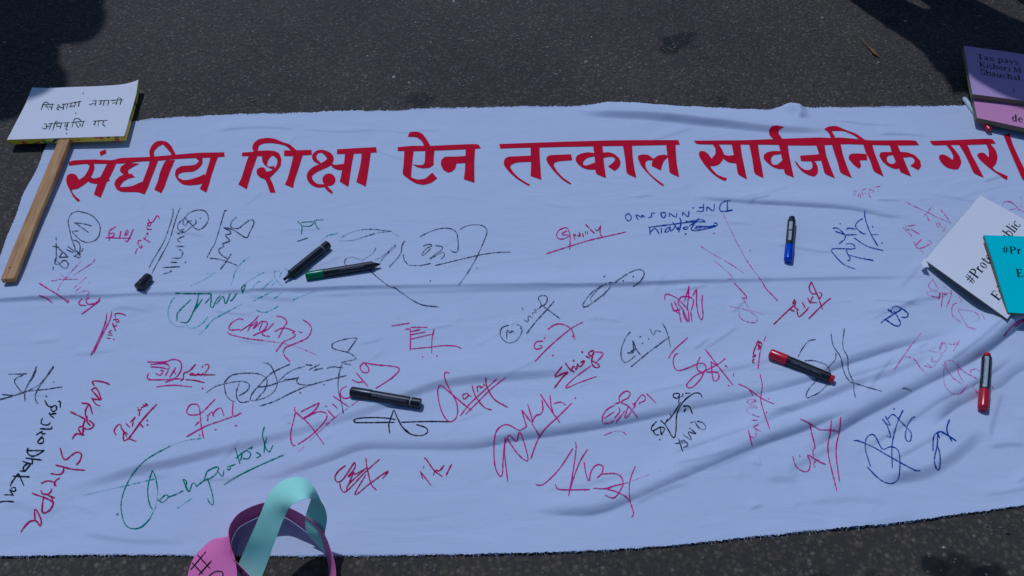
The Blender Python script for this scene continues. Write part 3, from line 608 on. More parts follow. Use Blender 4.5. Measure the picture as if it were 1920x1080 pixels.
SIGS = """
A1 k 2.0|730,130 850,165 925,240 940,310 910,390 830,425 760,405 700,350 675,320;730,130 670,155 640,220 650,290 675,400 700,470;690,240 780,248 860,270;695,238 760,280 835,335;675,320 740,315;680,400 740,425 750,500 700,560;700,440 705,525;690,550 755,572;720,400 690,410;720,540 780,490 770,478;720,500 760,540;635,460 700,510;620,490 690,520;700,480 760,560
A1 k 2.2|525,370 530,410;527,430 528,570 515,630;495,460 560,470;550,480 600,520 635,560;640,560 555,565;555,565 590,510;520,575 515,625 560,625 600,590 640,620 625,665 580,655 560,625 540,600;500,650 497,685
A1 r 2.2|990,380 1230,385;1090,275 1020,320 1030,340 1070,335 1060,370 1020,372 1030,330;1030,380 1022,410;1135,315 1120,390;1170,355 1190,310 1205,320 1190,350 1165,360;1250,300 1215,380 1190,420 1170,400
A1 r 2.2|1495,205 1480,170 1460,190 1430,235 1400,230 1390,200;1415,240 1390,240 1385,270 1410,265 1415,240;1375,300 1425,302;1385,305 1375,270;1390,330 1370,350 1390,355 1385,330;1340,380 1410,425;1350,400 1370,365;1330,405 1295,410 1300,450 1325,480 1335,455 1320,450;1290,480 1265,530
A1 k 1.8|1622,105 1620,170 1580,300 1530,430 1440,580 1395,665;1690,100 1660,170 1620,300 1590,400 1540,500 1420,720
A1 k 2.0|1740,190 1770,150 1850,120 1925,132 1955,195 1930,260 1870,305 1820,285 1805,265;1725,185 1805,265;1740,190 1680,240 1665,290 1720,330 1780,290 1805,265;1725,215 1715,250 1745,268 1760,230 1800,220;1835,205 1838,245 1810,265;1878,197;1690,330 1660,345 1720,330 1700,305 1730,300;1730,360 1660,400 1700,422;1645,460 1730,463;1680,490 1715,510 1705,550 1690,570 1615,572;1600,610 1665,612;1525,660 1690,650;1590,690 1615,705 1600,680;1525,720 1600,703;1737,612
A1 p 1.8|880,575 885,600 800,660 680,735;760,600 620,750 570,810 540,880;570,710 580,735 620,750 650,750;475,772 500,785 560,770 700,770 745,770;810,750 690,855;760,840 705,885;835,805;650,930 790,880 840,890 800,940
A1 r 2.4|365,805 470,870 530,905 640,985;365,920 440,950 490,990;600,950 640,990 640,960;775,950 740,985 750,1010 810,1015;835,940 808,960 820,1000 870,1000 930,970 935,940;930,975 870,1020 830,1050 760,1100
A2 k 1.9|210,130 195,122 180,150 100,420 60,490 20,570
A2 k 2.3|300,185 260,220 240,265 265,290 320,290 370,250 430,210 460,225 455,260 420,330 385,380 265,305 175,283;175,283 240,320 240,345 200,350 200,370 235,408 185,430 165,440 180,462 130,490 150,535 215,580;45,572 110,578 200,600 310,642;250,530 210,590 145,680
A2 g 1.7|870,225 910,272 905,350;905,240 930,233 1030,230;910,272 990,270 1030,230;1030,215 1115,212;1030,215 1040,260 1075,305;865,415 970,380
A2 t 2.0|420,560 340,620 290,690 260,780 245,830;10,712 60,712;-280,930 -320,990 -340,1050 -340,1130 -280,1205 -180,1215;-175,1170 -160,1215 -100,1225 -20,1180 30,1120;-60,1295 0,1240 90,1140 300,1030;440,860 490,800 530,790;540,860 640,770;620,835 660,800;650,690 655,750 690,800 735,830;650,700 700,690;740,660 800,700;720,700 700,750;1080,420 1150,360 1250,340;450,975 600,900 650,880;650,950 730,890;800,975 900,930 1040,880;350,1000 200,1080 60,1160;690,1020 570,1080 480,1060;340,850 420,780 560,700;-130,830 0,770 100,700
A2 g 2.2|-280,900 -180,903 -60,905 60,903;-60,905 -70,980 -110,1080 -160,1170 -230,1170;-130,960 -250,1080 -260,1160;-20,950 -60,1010 -120,1090;0,1000 50,940 60,900;60,903 60,980 50,1020 75,1035 110,960 150,920;110,1000 150,950 175,930 195,1000 240,900;235,970 260,960 300,900;350,900 385,815 345,850 355,890
A2 q 1.9|1275,380 1350,340 1450,310 1560,300 1700,315 1750,320;1260,410 1390,405 1500,370 1620,335 1740,320;1750,325 1825,372;1310,620 1320,580 1380,560 1440,580 1480,605;1310,620 1330,640;1605,475 1570,530 1480,590;1640,620 1680,560 1790,460 1780,450 1700,530 1600,590
A2 k 1.9|1545,685 1640,770 1740,840 1790,855 1920,950 2040,1010 2190,1030;1875,410 1850,450 1830,540 1725,660;1860,530 1870,590 1910,635
A3 k 1.9|95,370 200,320 300,292 380,295 430,320 450,370 455,480 440,515 400,510 385,490;470,305 530,270 620,258 690,270 725,310 710,380 640,540 550,700 455,832;-10,638 100,640 200,620;240,640 450,590 640,545 800,520 950,515;125,460 180,440 210,455 160,480 115,535 130,545 200,480;240,455 300,460 305,490 250,530 185,582 290,525 320,520 325,550 295,580;632,668;195,783
A3 r 2.0|1500,490 1505,380 1490,310 1460,285 1400,310 1378,350 1390,385 1440,392 1500,360;1425,340 1475,315;1425,340 1440,355 1490,350;1280,530 1500,460 1700,400 1920,350 2030,325
A3 R 2.4|1535,345 1550,400;1535,350 1560,355 1555,370;1590,330 1600,370;1570,360 1605,365;1620,340 1630,375;1645,320 1655,350;1665,320 1670,345;1650,255 1685,290;1690,300 1735,340;1740,300 1760,315 1790,270;1790,265 1785,340 1810,375
A4 b 2.2|130,150 100,180 130,225 160,190 130,150;225,215 200,165 260,190 255,165 290,190;315,195 350,180 345,150 385,150;430,150 480,145 470,190 450,190 430,150;515,185 515,150 575,190 582,150;640,180 640,140 690,185 697,130;737,100;770,130 830,130 835,60;790,100 830,95;865,135 870,90 925,132 937,65
A4 b 2.4|1090,35 1060,30 1000,60 985,110 1010,135 1110,120;1060,38 1058,80 1062,130
A4 b 2.4|315,283 500,260 700,235 855,230;330,285 335,355;335,330 380,290 420,345;440,290 440,340;470,330 490,290 520,290 500,325 475,325;520,270 530,320 580,260;545,235 590,300;590,310 600,280 575,300;610,190 625,240 600,330;640,290 690,275 680,300 650,300 640,290;700,270 760,230 795,195;650,240 810,210 850,235;780,210 720,290 730,310 780,310 880,290 960,265 965,250 930,240;760,270 900,275 940,260;750,290 870,275;667,345;677,225
A4 p 1.8|1020,155 1100,330 1220,560 1300,680 1390,800;808,460 900,520 1060,610 1225,720;930,590 1060,700 1110,760 1060,765;1210,960 1260,1040;1080,1022 1220,1050 1300,1070 1410,1100;1170,1055 1170,1110 1220,1160 1310,1175 1340,1140 1300,1090 1240,1060 1190,1050
A4 r 2.0|1390,800 1420,855 1530,972;1120,800 1220,910 1240,945 1190,945;932,338
A4 k 2.1|-105,750 -85,735;0,802 -60,805 -140,850 -220,940 -215,985;-30,830 -90,900 -220,1000 -280,1030 -295,1005 -220,900 -110,825;-110,930 -80,880;0,805 80,745 180,690 250,680 280,720 240,790 170,840;82,783;175,745
A4 r 2.4|470,960 475,915 510,910 590,950 650,1010 690,1060;700,830 680,900 655,980;700,835 690,960 680,1060;600,960 640,930 700,935 740,960 735,1010 720,1060;770,860 735,920;770,865 770,1000 790,1110 815,1150 830,1100 820,1000 825,915;535,990 550,1050 620,1100;560,975 600,1060;640,1045 660,1100 690,1170;600,960 600,1000 640,1050;545,1050 560,1065 620,1050;600,1050 625,1175;640,1050 650,1110 680,1170;690,1050 700,1170;715,1070 725,1165
A4 R 2.4|1845,790 1825,850 1850,905 1900,900;1845,795 1890,890 1920,960;1680,960 1700,985 1670,1000 1690,955;1700,985 1690,1030 1730,1060;1810,945 1840,1000;1760,985 1790,1040;1860,930 1840,980 1900,990;1490,1195 1640,1050 1690,1010;1820,1140 1960,1000 2030,945;1640,1050 1690,1070;1710,1060 1730,1120 1800,1060 1820,1030;1920,890 1945,910 1920,960;1920,970 1950,1050
A5 b 2.1|425,125 430,200 480,340 550,460;410,200 360,230 340,280 405,340 435,342;340,300 270,290 250,310;245,355 350,350;125,293 170,290 235,350 240,390 180,440;150,320 235,350;325,380 450,460 600,500;485,350 555,352;250,440 300,435 335,465 310,485 120,485 150,550 230,630 340,675;250,490 270,540 290,570 280,595 260,590;270,540 380,570 510,593;195,250;500,277;587,428
A5 p 2.0|805,40 880,80 1000,135 1110,190 1225,240;1065,75 1010,145 970,185;1010,170 1025,220 1050,215;1090,240 1140,250 1100,270;1140,120 1190,180 1235,250;1100,250 1110,280 1160,275;1185,270 1170,320 1150,310 1180,290
A5 p 2.0|800,275 900,260;790,290 850,310;860,300 910,330 940,345;800,300 870,365;885,415 930,480 1050,430 1020,400;900,455 960,390;940,490 980,525;785,283;789,286
A5 p 2.2|1060,770 1025,820 1040,860 1110,870 1080,800 1060,770;1020,880 1010,910 1100,940 1140,930;1030,880 1230,900;1230,870 1235,920 1190,1030;1160,900 1140,1040;1170,850 1190,830
A5 r 2.6|1130,905;1130,900 1120,960;1150,905 1200,912
A5 p 2.0|1240,1050 1250,1110 1330,1180;1300,1060 1330,1110 1380,1200 1460,1250;1300,1050 1440,1070 1500,1120 1480,1160;1370,1215 1480,1235;1520,1090 1555,1150;1240,1060 1250,1010 1290,990;1310,930 1340,990
A5 p 2.0|1715,85 1725,50 1780,40 1830,70 1880,130;1780,120 1850,105;1870,110 1940,150;1885,80 1900,100;1885,-10 1890,25;1890,60
W6 p 2.0|105,785 160,780;110,800 120,835;140,790 130,830;160,840 175,800 190,850;200,790 215,830;230,800 250,810;200,775 260,750;280,790 280,840 310,845;270,770 330,770;310,770 330,790 300,800;370,790 390,770;330,740 400,730
B5 b 2.4|575,130 620,95 770,0;640,0 700,50;620,95 700,150 750,155 760,120 735,85;700,20 740,80;770,75 820,75 830,40 790,0;680,-10 720,-30 780,0 815,28;670,0 680,28
B1 r 2.2|1050,20 1030,100 960,240 880,410;1005,35 990,120 950,230 850,440;890,380 880,410;1068,283
B1 R 2.2|1180,60 1140,42 1080,42 1085,80;1060,100 1110,95 1115,120 1090,115 1080,85;1055,130 1085,205;1060,165 1100,150;1045,195 1020,220 1050,225;1010,240 1055,245;1000,270 1040,275
B1 k 2.1|80,610 255,605;220,615 150,650 140,690 200,770 230,780;340,540 330,600 270,700 235,770 235,865;345,535 300,640 250,720;-10,850 100,820 200,790 350,720 420,650 505,530;505,540 420,660 350,760 330,830 350,880 365,885;20,800 130,805 250,770 400,755 585,728;503,683;436,817
B1 K 2.8|420,855 450,905 490,915;545,870 565,860 565,925;470,930 520,900 530,940 500,960 475,935;460,970 480,1000 510,1020;470,985 530,975;400,1020 385,1060 400,1080 450,1085 475,1060;375,1120 480,1122 485,1095;340,1180 395,1145 390,1170 430,1165;400,1190 350,1250 400,1255 410,1215 375,1200
C1 K 2.7|265,250 255,290 290,325 340,320 415,275;260,275 420,275;240,345 395,365;300,350 300,400 210,375;270,390 220,430 235,465 290,400;185,465 245,470;120,515 280,522;175,490 120,560 95,610;175,490 225,605;100,630 145,620 140,660 90,640;90,640 130,700;40,690 130,690;-10,760 50,750 135,755
B1 R 2.9|1030,705 960,680 870,675 885,720;860,755 905,740 950,850 870,770 855,755;860,840 950,850;860,830 900,890 940,905;765,880 835,885;835,885 800,960 815,1030;840,890 870,985;660,960 800,1030;800,1030 780,1110 850,1120 880,1080 845,1050 830,1040;815,1000 820,1060 850,1090;735,1110 780,1100 770,1180 735,1120;790,1180 740,1170 710,1170 675,1220
C1 R 2.9|565,250 590,340 620,360 670,320 720,290 765,310 750,370 715,410;520,410 600,430 680,450 800,460;600,430 590,480 550,500 475,490;385,585 440,560 500,570 530,610;510,610 520,560 565,530;385,645 400,680 460,680 490,630;300,675 400,710 480,740;410,700 395,830 415,860 470,830 500,770 480,710;500,760 460,740;515,720 440,690;320,840 340,830 385,920 380,985 350,940 330,930 325,845;330,930 280,940 230,990 195,1040
B1 R 2.6|1360,885 1390,900 1350,910 1320,930;1340,895 1370,905;1290,920 1310,970 1300,1000;1270,1010 1250,1035 1220,1060;1470,890 1350,1020 1210,1210;1350,1020 1370,1010;1380,1043;1090,1180 1070,1140 1100,1090 1130,1080 1145,1130 1200,1170;1160,1140 1160,1230 1210,1210;1200,1210 1280,1240;1180,1070 1220,1110;1250,1050 1240,1100;1300,1060 1345,1110;1383,1085;1150,1120 1190,1200;1290,950 1330,940
B1 r 2.4|1380,493 1540,495 1620,470 1690,490 1700,560 1650,640 1550,685;1410,520 1480,510 1570,515 1585,560 1500,545 1410,540;1395,600 1380,640 1410,660 1560,660 1700,650;1460,600 1500,620 1530,580 1500,570;1550,625 1580,570;1590,640 1650,545;1630,580 1650,610;1465,728 1620,712 1805,728
B1 R 2.4|1835,515 1775,580 1725,600 1720,650 1690,670;1775,615 1810,600 1830,625 1860,600 1880,625 1900,600 1920,630;1780,618 1930,612;1740,660 1830,668 1920,690;1920,520 1960,520 1950,560 1920,600;1920,615 2020,615;1900,742;1895,550 1905,525
B2 r 2.3|-5,950 -60,985 -140,990 -170,960 -140,900 -80,890 -50,930 -35,1080 -10,1215;0,945 100,840;25,1050 30,1000 10,990;30,1000 70,960 80,1010 90,960 150,925 180,1000;265,865 265,1000 345,970;-170,1195 0,1100 140,1050 265,1005;-90,1090 -50,1050;-48,1180;100,1130;292,1092;90,1132 115,1126;282,1094 305,1090
B2 r 2.2|365,100 320,90 250,130 225,180 240,195 330,190;505,60 440,130 330,205;440,130 400,210;430,160 500,110 450,185 540,110 510,200;540,115 585,120 560,190 450,250;645,130 590,190 540,210 550,245 610,255;670,65 730,75 770,120 740,170 690,270;650,210 740,175 840,205;880,210 915,220;920,100 980,140 1000,190 970,260 900,300 800,340 745,370 745,430 800,495;850,205 820,220 850,240 830,265 750,300 710,340 665,400;210,215 250,240 400,275 560,295
B2 p 1.9|560,295 700,315 860,350 1050,430
B2 k 2.1|10,785 90,730 180,700 330,675 400,690 420,720 390,770 320,812;325,690 295,780 310,850 350,875 420,860;180,690 250,620 370,600 500,605 570,640 585,680 560,760 480,850;180,700 200,800 240,850 290,870;550,500 610,520 650,590 680,690 650,770 600,810 520,845 430,855 440,800 500,720;500,730 590,720 680,690 790,660 880,640;500,725 560,660 640,590 800,515;690,680 760,610 850,560 940,535;740,660 850,655;880,635 860,680 900,705 1000,710 1080,685 1330,620;510,910 650,865 800,790 960,720 1100,680;945,520 1010,525;895,783;1118,707
B2 k 2.1|975,570 1080,515;1020,575 1110,550;1040,560 1100,560;1140,555 1200,540 1295,550;1430,270 1340,275 1220,310 1190,345 1220,375 1340,405 1400,440 1410,470 1280,500 1375,522;1430,270 1340,400;1285,520 1260,600 1250,740 1280,870 1300,980
B2 r 2.3|1480,500 1600,520 1815,548 1770,630 1600,745;1490,500 1455,540 1480,590 1530,590 1535,550 1500,510;1420,595 1530,725;1380,660 1430,685 1490,680;1330,720 1280,750 1275,810 1310,835 1360,825 1370,790;1205,815 1350,915;1195,885 1245,930;1150,945 1220,1020;1135,910;845,915 850,960 980,1080 1120,1270;1075,875 900,960;1075,880 1020,960 910,1030;920,1030 1050,965 1130,970 1145,1010 1100,1080 1000,1180 870,1270;850,970 830,1050 805,1170 815,1260 850,1280
B2 p 1.9|1130,1080 1350,920 1480,830;1180,1050 1060,1160 980,1240;770,1080 800,1060;930,1290 870,1340
B2 K 2.1|1390,1045 1430,1025 1550,1015 1700,1020 1790,1035;1400,1050 1430,1063 1780,1060;1770,945 1730,1060 1725,1100 1735,1165;1775,945 1820,1050 1880,1140 1960,1180 2040,1182 2090,1150 2070,1110 1980,1080;1820,1040 1850,1100 1920,1160;1840,1060 2100,1052 2290,1055;1395,1042 1410,1052
B2 r 2.1|1750,158 1920,130;1880,190 1920,180;1930,170 2090,170;1930,210 2020,190;1920,240 2070,215;1930,280 2150,230;1925,180 1928,290 1925,390;2150,185 2130,280 2127,415;1935,372 2120,355 2220,342 2350,345 2405,370;2043,446;2176,437
B3 k 2.0|930,150 870,170 848,220 870,280 930,315 1000,295 1050,220 1050,160;910,280 915,195 945,225 960,200 980,220;1005,145 1045,160 1035,185;1075,100 1110,120 1110,70;1110,60 1150,80;1150,55 1155,30 1190,30;1170,0 1180,30;1090,238 1180,120 1290,0 1355,-75;1180,-5 1190,10 1240,-35;1220,-70 1205,-110 1250,-130 1290,-110 1280,-60 1245,-30 1220,-70;1250,-30 1290,0 1410,90;1055,-15 1068,10
B3 r 2.4|1295,190 1350,150 1400,138 1460,150 1520,195 1550,285;1175,490 1300,360 1500,190 1625,120;1250,300 1190,305 1165,350 1190,375 1240,360 1240,340 1215,345;1265,270;1343,433;1530,255
B3 R 2.7|1430,535 1365,620 1375,635 1430,605 1490,590 1440,630 1355,740;1460,505 1500,560 1545,590;1510,580 1540,530 1560,570 1575,510;1570,510 1600,540 1640,480 1600,500;1650,440 1690,460;1720,385 1680,405 1690,440 1725,420 1725,385;1725,390 1705,500 1740,545 1780,540 1760,510 1700,480;1618,402;1537,482
B3 r 2.2|1735,400 1800,405 1810,430 1750,495;1700,530 1550,640 1465,725 1480,735 1610,680 1755,630
B3 r 2.4|375,600 340,590 325,620 345,690 400,800 430,850 450,930 440,1010 400,1050 360,1050 310,980 280,890 262,770 280,720 310,725 400,800 530,910 590,950;475,1000 560,890 690,770 820,650;525,985 640,870 760,750 900,640
B3 R 2.3|540,790 500,800 510,845 550,810 540,785;545,800 580,820;585,715 610,800 640,850 700,920 770,945;630,720 640,780;625,740 660,715 665,740 690,720;715,640 715,690 740,760 800,850 920,920;690,700 715,720
B3 r 2.5|1050,945 1090,1080 1095,1100 1040,1135;1050,945 1150,1060 1105,885;1150,1060 1180,1000 1230,980 1250,930 1240,850;1225,795 1300,910 1410,1065;1315,805 1325,900 1345,970;1350,885 1420,870 1465,900;1520,880 1400,1000 1290,1100 1240,1160 1190,1250 1135,1405;1553,832;1145,1070 1225,1200
C3 r 2.3|1010,80 930,35 870,40 810,100 790,230 800,420 845,515 870,490 875,380 890,220 920,150;895,150 890,300 920,570;920,170 1000,290 1080,365 1110,350 1070,190 1030,100 1000,190 940,130 910,160;1040,85 1010,80;1170,250 1135,355
C3 r 2.2|1180,590 1210,600 1270,580 1400,450 1530,255;1555,195 1560,260 1530,480 1490,700;1670,260 1600,370 1540,520 1500,650;1365,590 1390,635 1500,643 1690,640;1635,380 1650,480 1680,560 1700,470 1750,410 1810,420 1800,490 1755,530;1800,495 1920,490 1980,520 2000,590 1960,670 1920,715 1880,715 1830,690;1720,628 1830,632 1920,605 2050,575;1840,632 1920,655 1960,672 2030,710 2070,770 2098,860 2080,900;2115,420 2070,540 2058,640 2070,770
C4 p 1.8|130,575 320,500;410,470 430,466
C3 R 2.4|145,340 230,460 310,520;135,350 150,345;100,470 125,545;100,470 200,600;132,420 132,445;220,510 245,460 280,465 325,410;340,510 395,400
B4 k 2.1|150,212 110,260 65,370 65,460 90,495 130,490 200,430;120,410 180,400 170,290 205,375 245,430;150,400 200,370;155,540 300,420 520,255;450,130 490,210 525,350;330,185 370,245 385,200 435,210;240,258;262,320;320,278
B4 r 2.3|505,460 560,380 690,265;600,415 565,430 550,500 570,560 610,575 700,545 780,510;805,445 775,510 780,570 830,590 860,550 830,505 780,510;850,375 980,545;830,590 760,620 680,700 690,735 740,725 810,650 850,580 980,510 1040,460;980,545 1110,710;905,490 920,640 945,675 980,640 960,590 860,590;900,490 960,530;1035,525 1060,545;1117,600 1115,630;1070,717
B4 R 3.0|1350,295 1330,330 1370,350 1340,380;1350,300 1385,325;1330,330 1300,420 1330,430 1290,450;1310,465 1290,490 1310,505;1355,300 1350,370
B4 r 2.1|1385,325 1365,400 1345,560;1420,250 1400,300
B4 r 2.0|1365,610 1385,720 1370,840 1400,960 1440,1080 1455,1130;1160,700 1250,740 1370,830 1500,890;1260,750 1300,810;1445,840;1425,965
B4 p 2.4|1330,850 1250,850 1260,890 1330,910;1270,880 1330,860;1340,920 1250,925 1245,960 1300,990 1360,1010;1280,1040 1340,1040;1350,1080 1300,1110 1380,1150;1270,1190 1320,1200 1330,1110
B4 r 2.4|1255,1130 1270,1200 1290,1280
B4 r 2.3|0,890 60,870;50,870 45,820 100,770 145,780 130,830 60,870 130,910 220,1020;130,910 100,1000 110,1020 165,950;165,890 200,885 170,940;180,900 260,800 290,850 230,880 240,895;300,790 390,880;40,920 50,960 0,1020;10,1065 100,950;-115,1060 -110,1000 -70,940 0,900;-100,1025 0,960;-105,1070 -40,1065 0,1040
C4 p 2.0|-105,135 0,95 80,100 110,130
B4 K 2.1|600,790 560,790 550,820 590,835 610,800 600,785;610,800 600,880;640,790 640,815 620,820;710,785 660,790;820,825 800,790 740,790 650,860 600,940 580,1010 575,1150 550,1205 480,1090 430,1040;640,910 700,910 730,980;650,965 670,930;620,870 540,1000 480,1060;520,980 540,1010;395,1050 345,1110 360,1140 430,1105 470,1120 440,1180;360,1140 390,1180 420,1175;430,1110 440,1180;425,1222;500,1030 470,1080
C4 k 2.2|750,0 790,60 840,80 855,50 820,10 770,0;700,60 765,120 690,100 725,175 640,125;560,210 660,200;600,165 640,285;640,170 690,220 640,250;610,190 660,180;710,15 740,5
B4 k 1.9|1885,283 1820,300 1760,370 1720,450;1780,485 1850,480 1900,490 1980,520 2010,560 2020,590;1900,660 1820,750 1795,810 1810,830 1920,780 2000,700
B5 k 2.0|110,230 130,340 200,450 220,550 250,630 290,680;115,270 125,330;155,410 150,470 90,540 60,570;235,180 220,350 265,450 270,560 290,620 320,680;290,680 320,700 325,770 340,830;290,680 400,715 480,740 590,770;780,742 820,745 870,770
B5 p 2.2|950,225 860,340 780,450 700,570;800,440 890,470 940,540 990,590;995,600;985,530 1050,550 1010,510;1060,450 1055,490 1100,480 1080,500;1030,390 1110,405;1160,310 1120,420 1180,390 1190,340 1150,310 1120,380;1060,550 1160,420;1190,320 1260,330 1270,310;1255,395 1275,355;1280,350 1315,290
B5 p 2.1|1180,480 1165,620 1180,720 1240,785 1310,795 1360,750 1390,710;1150,520 1180,540 1250,640 1350,710;1190,490 1190,560;1200,480 1260,490 1350,580 1490,660;1300,480 1305,600 1360,690;1420,600 1420,570 1470,560 1510,590;1590,690 1640,750;1430,720 1490,680;1435,730 1490,790
B5 r 2.6|1730,255 1790,180 1850,130 1920,90;1830,170 1870,140 1900,120 1960,80
B5 b 2.3|590,1030 630,1080 660,1160 670,1200 630,1190;615,1000 660,1075 660,1090 610,1060;640,1030 690,985 770,1060 820,1110;785,945 740,1040 700,1170 680,1300 683,1490;900,1010 870,1020 830,1080 820,1110 805,1180 820,1235 855,1230 860,1160 820,1110;700,935;320,1232 370,1235 500,1290 640,1370 800,1460 900,1510 950,1510;480,1475 440,1350 430,1280 440,1210 490,1172 530,1200 590,1310 660,1290 720,1305 750,1360 755,1480 740,1590 690,1630 640,1630 560,1590 450,1480
C5 b 2.6|1140,95 1100,110 1070,150 1065,280;1110,110 1105,220 1080,340 1080,390 1105,455 1130,430 1130,310 1105,220;1110,120 1130,160;1140,95 1200,130 1285,185;1220,-15 1195,60 1205,120 1245,190
C4 r 2.3|1740,-20 1790,0 1830,20 1920,80;1830,20 1850,120 1880,240 1860,270 1865,330;1670,330 1700,420 1770,470 1820,460 1835,380 1810,315 1920,380 1980,405;1880,430 1865,400 1900,360 1920,370;1737,327;2035,-10 2020,120 2000,230 2015,370 2085,655;2120,-40 2110,90 2080,220 2080,350 2110,570;1920,80 2060,85 2110,110
C2 R 2.4|1320,415 1260,460 1220,520 1240,570 1290,550 1340,480 1400,390 1410,400 1405,440 1340,520;1350,525 1380,490 1400,470 1400,500 1440,480 1500,450;1345,600 1400,470;1265,580 1280,640 1330,655 1500,480 1640,355;1330,655 1350,590 1520,430;1510,345 1520,430 1560,590 1610,645;1510,500 1415,660 1425,685 1540,590 1720,465 1665,540
C1 g 2.1|1430,460 1400,550 1385,650 1400,770 1430,830;1430,460 1460,530 1480,650;1420,880 1400,920 1320,995 1230,1005 1170,960 1140,850 1140,740 1190,590 1280,450 1400,340 1600,230;1475,725 1490,745 1550,690 1580,710 1530,760 1490,745;1580,710 1640,690 1720,650;1775,660 1740,600 1715,540 1750,570 1740,620 1775,660 1800,590 1830,580 1840,610 1920,550 1950,550
C1 t 1.8|1480,650 1460,800 1420,880;1600,230 1750,180 1890,160;780,695 1200,600 1450,540;1665,815 1800,720
C2 g 2.3|20,470 100,430 130,440 100,500 20,550 0,540 20,470;25,530 70,680 80,780 50,770 25,725;115,460 165,520 180,460;210,430 240,420 230,460 205,440;240,420 290,400;285,250 330,400;290,350 350,300 340,350 330,370;340,300 400,270;355,350 410,350 430,300 380,270;400,265 450,235 430,265;480,290 525,320 485,345;560,50 540,130 560,210 555,300;580,145 570,200 560,220 600,290 640,225;180,595 300,520 480,430 740,315
C1 k 2.4|1100,875;1105,872
A4 k 2.0|1272,502
"""
TILES = {}
for i, r_ in enumerate('ABC'):
    for j in range(5): TILES[r_+str(j+1)] = (384*j, (370, 580, 790)[i], 5.0)
TILES['W6'] = (1580, 220, 5.647)
NAMES = dict(k='black', K='bold black', q='faint black', r='red', R='bold red', p='faint pink', g='green', t='faint green', b='blue')
for ln in SIGS.strip().split('\n'):
    head, body = ln.split('|'); t, key, w = head.split(); ox, oy, sc = TILES[t]
    strokes('signature', key, float(w)*1.0, body, ox, oy, sc, banner, cloth_drape, label=NAMES[key]+' marker signature on the white cloth')
# ---------------------------------------------------------------- placards and cards
def plate(name, corners, zs, thick, top_m, rim_m, parent, warp=None, nx=24, ny=16, rim_name='edge', top_name='face'):
    """board seen by its four top-face corners (picture points at heights zs); warp(u,v)->dz"""
    P = [at(c[0], c[1], z) for c, z in zip(corners, zs)]    # TL TR BR BL
    V = []
    for j in range(ny+1):
        for i in range(nx+1):
            u, v_ = i/nx, j/ny
            p = (P[0]*(1-u)+P[1]*u)*(1-v_)+(P[3]*(1-u)+P[2]*u)*v_
            if warp: p = p+Vector((0, 0, warp(u, v_)))
            V.append(p)
    F = [(j*(nx+1)+i, (j+1)*(nx+1)+i, (j+1)*(nx+1)+i+1, j*(nx+1)+i+1) for j in range(ny) for i in range(nx)]
    top = link(top_name, mesh(top_name, V, F), top_m, parent, smooth=True)
    ring = [i for i in range(nx+1)]+[j*(nx+1)+nx for j in range(1, ny+1)]+[ny*(nx+1)+i for i in range(nx-1, -1, -1)]+[j*(nx+1) for j in range(ny-1, 0, -1)]
    R = [V[i]-Vector((0, 0, .0001)) for i in ring]; n = len(R)
    c = sum(R, Vector())/n
    RV = [r+(r-c).normalized()*.0003 for r in R]+[r+(r-c).normalized()*.0003-Vector((0, 0, thick)) for r in R]
    RF = [(i, (i+1) % n, n+(i+1) % n, n+i) for i in range(n)]+[tuple(range(n, 2*n))]
    link(rim_name, mesh(rim_name, RV, RF), rim_m, parent)
    bvh = BVHTree.FromPolygons([tuple(q) for q in V], F)
    return bvh
def bvh_drape(bvh, off=.0005):
    o = Vector((0, 0, CAM_H))
    def f(Q):
        out = []
        for x, y in Q:
            d = ray(x, y).normalized(); h = bvh.ray_cast(o, d)
            if h[0] is None:
                h = bvh.find_nearest(o+d*1.7)
                out.append(tuple(h[0]-d*off)); continue
            out.append(tuple(h[0]-d*off))
        return out
    return f

